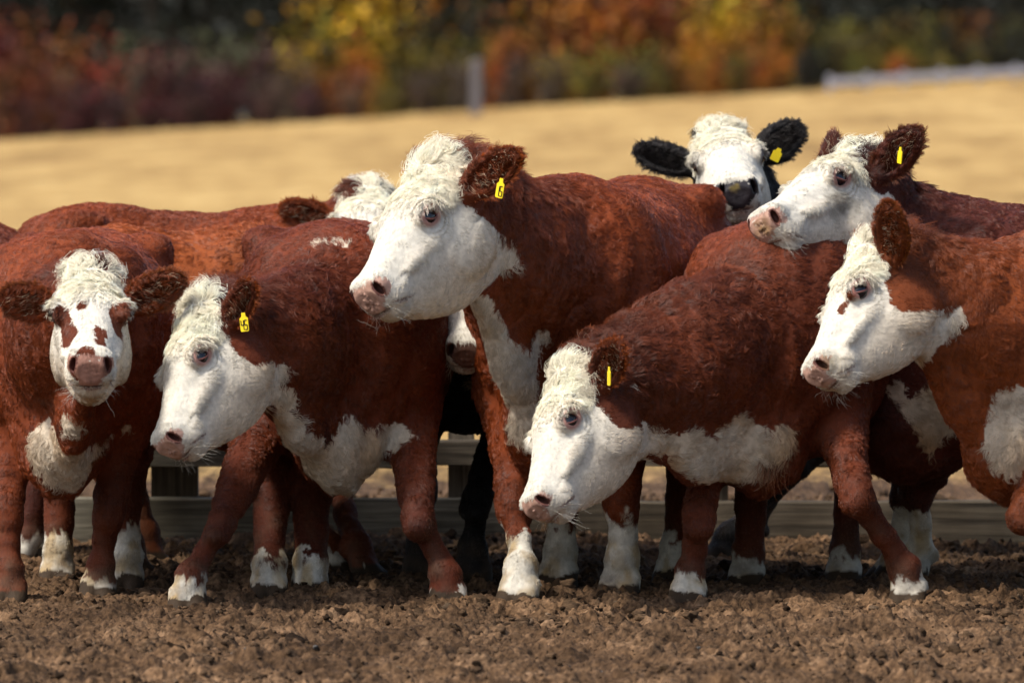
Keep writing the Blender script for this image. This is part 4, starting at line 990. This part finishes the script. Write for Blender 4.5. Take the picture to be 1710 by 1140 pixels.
# F  chin on D's back
cows.append(dict(label='dark red cow resting its chin on the back of the grazing cow', col=[.066, .012, .0055], seed=6, s=1.06, hs=1.06, chest=XY(1455, .66), rump=XY(2090, 1.0), jaw=.93,
    poll=P(1425, 268, .58), muzzle=(1277, 372), brow=(-.6, -.25, .75), neck_root=(.42, 0, .84), neck_mid=(0, 0, -.06),
    ears=[ear(1, 1534, 218, .42, (-.5, -.85, -.2), .056), ear(-1, 1390, 225, .8, (-.4, -.9, 0), .04)], tags=[dict(ear=0, at=P(1504, 246, .38), face=(-.9, -.45, 0), down=(-.35, 0, -1), size=(.025, .05))],
    fl=[dict(foot=G(1527, .95), white=.24, knee=P(1536, 810, .9)), dict(foot=G(1488, 1.15), white=.14)], hl=[None, None], ear_col=[.14, .04, .015],
    stains=[((1412, 335), .06, (.10, .085, .06), .75), ((1268, 385), .035, (.20, .12, .04), .7)], face=[(.05, -.03), (0, -.02), (-.04, .03), (-.08, .05), (-.15, .02), (-.22, .0), (-.30, -.03), (-.36, -.03)],
    white=[((1470, 380), (1480, 430), .05), ((1490, 330), (1497, 370), .025), ((1525, 288), .018), ((1560, 700), (1600, 660), .085), ((1490, 655), (1560, 750), .024)], brown=[((1440, 250), (1455, 285), .035)]))
# G  black baldy looking over
cows.append(dict(label='black cow with a white face looking at the camera from behind the others', col=list(BLACK), seed=7, s=1.02, hs=1.02, chest=XY(1290, 2.1), rump=XY(1930, 2.25), detail=.9,
    poll=P(1205, 230, 1.85), muzzle=(1232, 316), brow=(-.12, -.5, .85), neck_root=(.42, 0, .82), neck_mid=(-.03, 0, -.08), nr=(.24, .17, .12),
    ears=[ear(1, 1338, 212, 1.85, (-.1, -1, -.1), .06), ear(-1, 1062, 250, 1.85, (.1, -1, -.1), .05)], tags=[dict(ear=0, at=P(1302, 248, 1.76), face=(.2, -.95, 0), down=(-.5, 0, -1), size=(.03, .045))],
    fl=[dict(foot=G(1200, 1.8), white=0), dict(foot=G(1240, 2.3), white=0)], hl=[None, None], nose_col=[.035, .03, .032], lid=M_LID_D, lid_col=[.12, .09, .08], lash=[.5, .46, .40], stains=[((1228, 322), .014, (.35, .25, .05), .5)]))
# H  poll showing over B's back, its red back at the upper left
cows.append(dict(label='red cow behind the left group, only its long back and curly white poll showing', col=RED, seed=8, s=1.03, hs=1.0, chest=XY(640, 2.3), rump=XY(20, 2.38), detail=.85,
    poll=P(608, 326, 2.15), muzzle=(625, 440), brow=(.0, -.5, .85), neck_root=(.42, 0, .80), neck_mid=(0, 0, -.08), ears=[ear(1, 690, 350, 2.2, (0, -1, -.3), .05), ear(-1, 470, 346, 2.1, (0, -1, -.3), .05)],
    fl=[None, dict(foot=G(608, 1.25), white=.03)], hl=[None, dict(foot=G(60, 2.2))], brown=[((585, 305), .03)]))
# I  black one between B and C
cows.append(dict(label='black cow mostly hidden between the two middle cows, brown nose and black legs showing', col=list(BLACK), seed=9, s=1.12, hs=.95, brisket=(.56, 0, .66), chest=XY(785, .98), rump=XY(800, 2.15), detail=.85, ws=.9,
    poll=P(786, 400, .72), muzzle=(779, 584), brow=(.05, -.8, .5), neck_mid=(0, 0, -.03), ears=[ear(1, 860, 430, .8, (0, -1, -.3), .045), ear(-1, 700, 430, .8, (0, -1, -.3), .045)], nose_col=[.13, .065, .045],
    fl=[dict(foot=G(788, .88), white=0, knee=P(800, 830, .85)), dict(foot=G(705, 1.0), white=0)], hl=[None, None], white=[((798, 640), .03)]))
# J  back behind A and B
cows.append(dict(label='red cow whose bare orange back shows behind the patched calf, head hidden', col=RED_O, seed=10, s=.98, hs=.95, chest=XY(500, 1.72), rump=XY(115, 1.62), detail=.8,
    poll=P(540, 470, 1.65), muzzle=(610, 560), brow=(.6, 0, .8), ears=[ear(1, 500, 470, 1.9, (0, -1, -.3)), ear(-1, 520, 490, 1.45, (0, -1, -.3))],
    fl=[None, dict(foot=G(560, 1.3), white=.09)], hl=[dict(foot=G(250, 1.9), white=0), dict(foot=G(225, 1.4), white=0)]))
# L  rump at the far left edge
cows.append(dict(label='red cow at the far left edge, only the top of its rump in view', col=RED_D, seed=12, s=1.01, hs=.95, chest=XY(-600, 1.95), rump=XY(52, 2.0), detail=.7, dens=.7,
    poll=P(-720, 400, 1.9), muzzle=(-800, 560), brow=(-.7, 0, .7), ears=[ear(1, -700, 420, 1.7, (0, -1, 0)), ear(-1, -700, 400, 2.1, (0, -1, 0))], fl=[None, None], hl=[None, dict(foot=G(35, 1.7), white=.1)]))
for c in cows: cow(c)
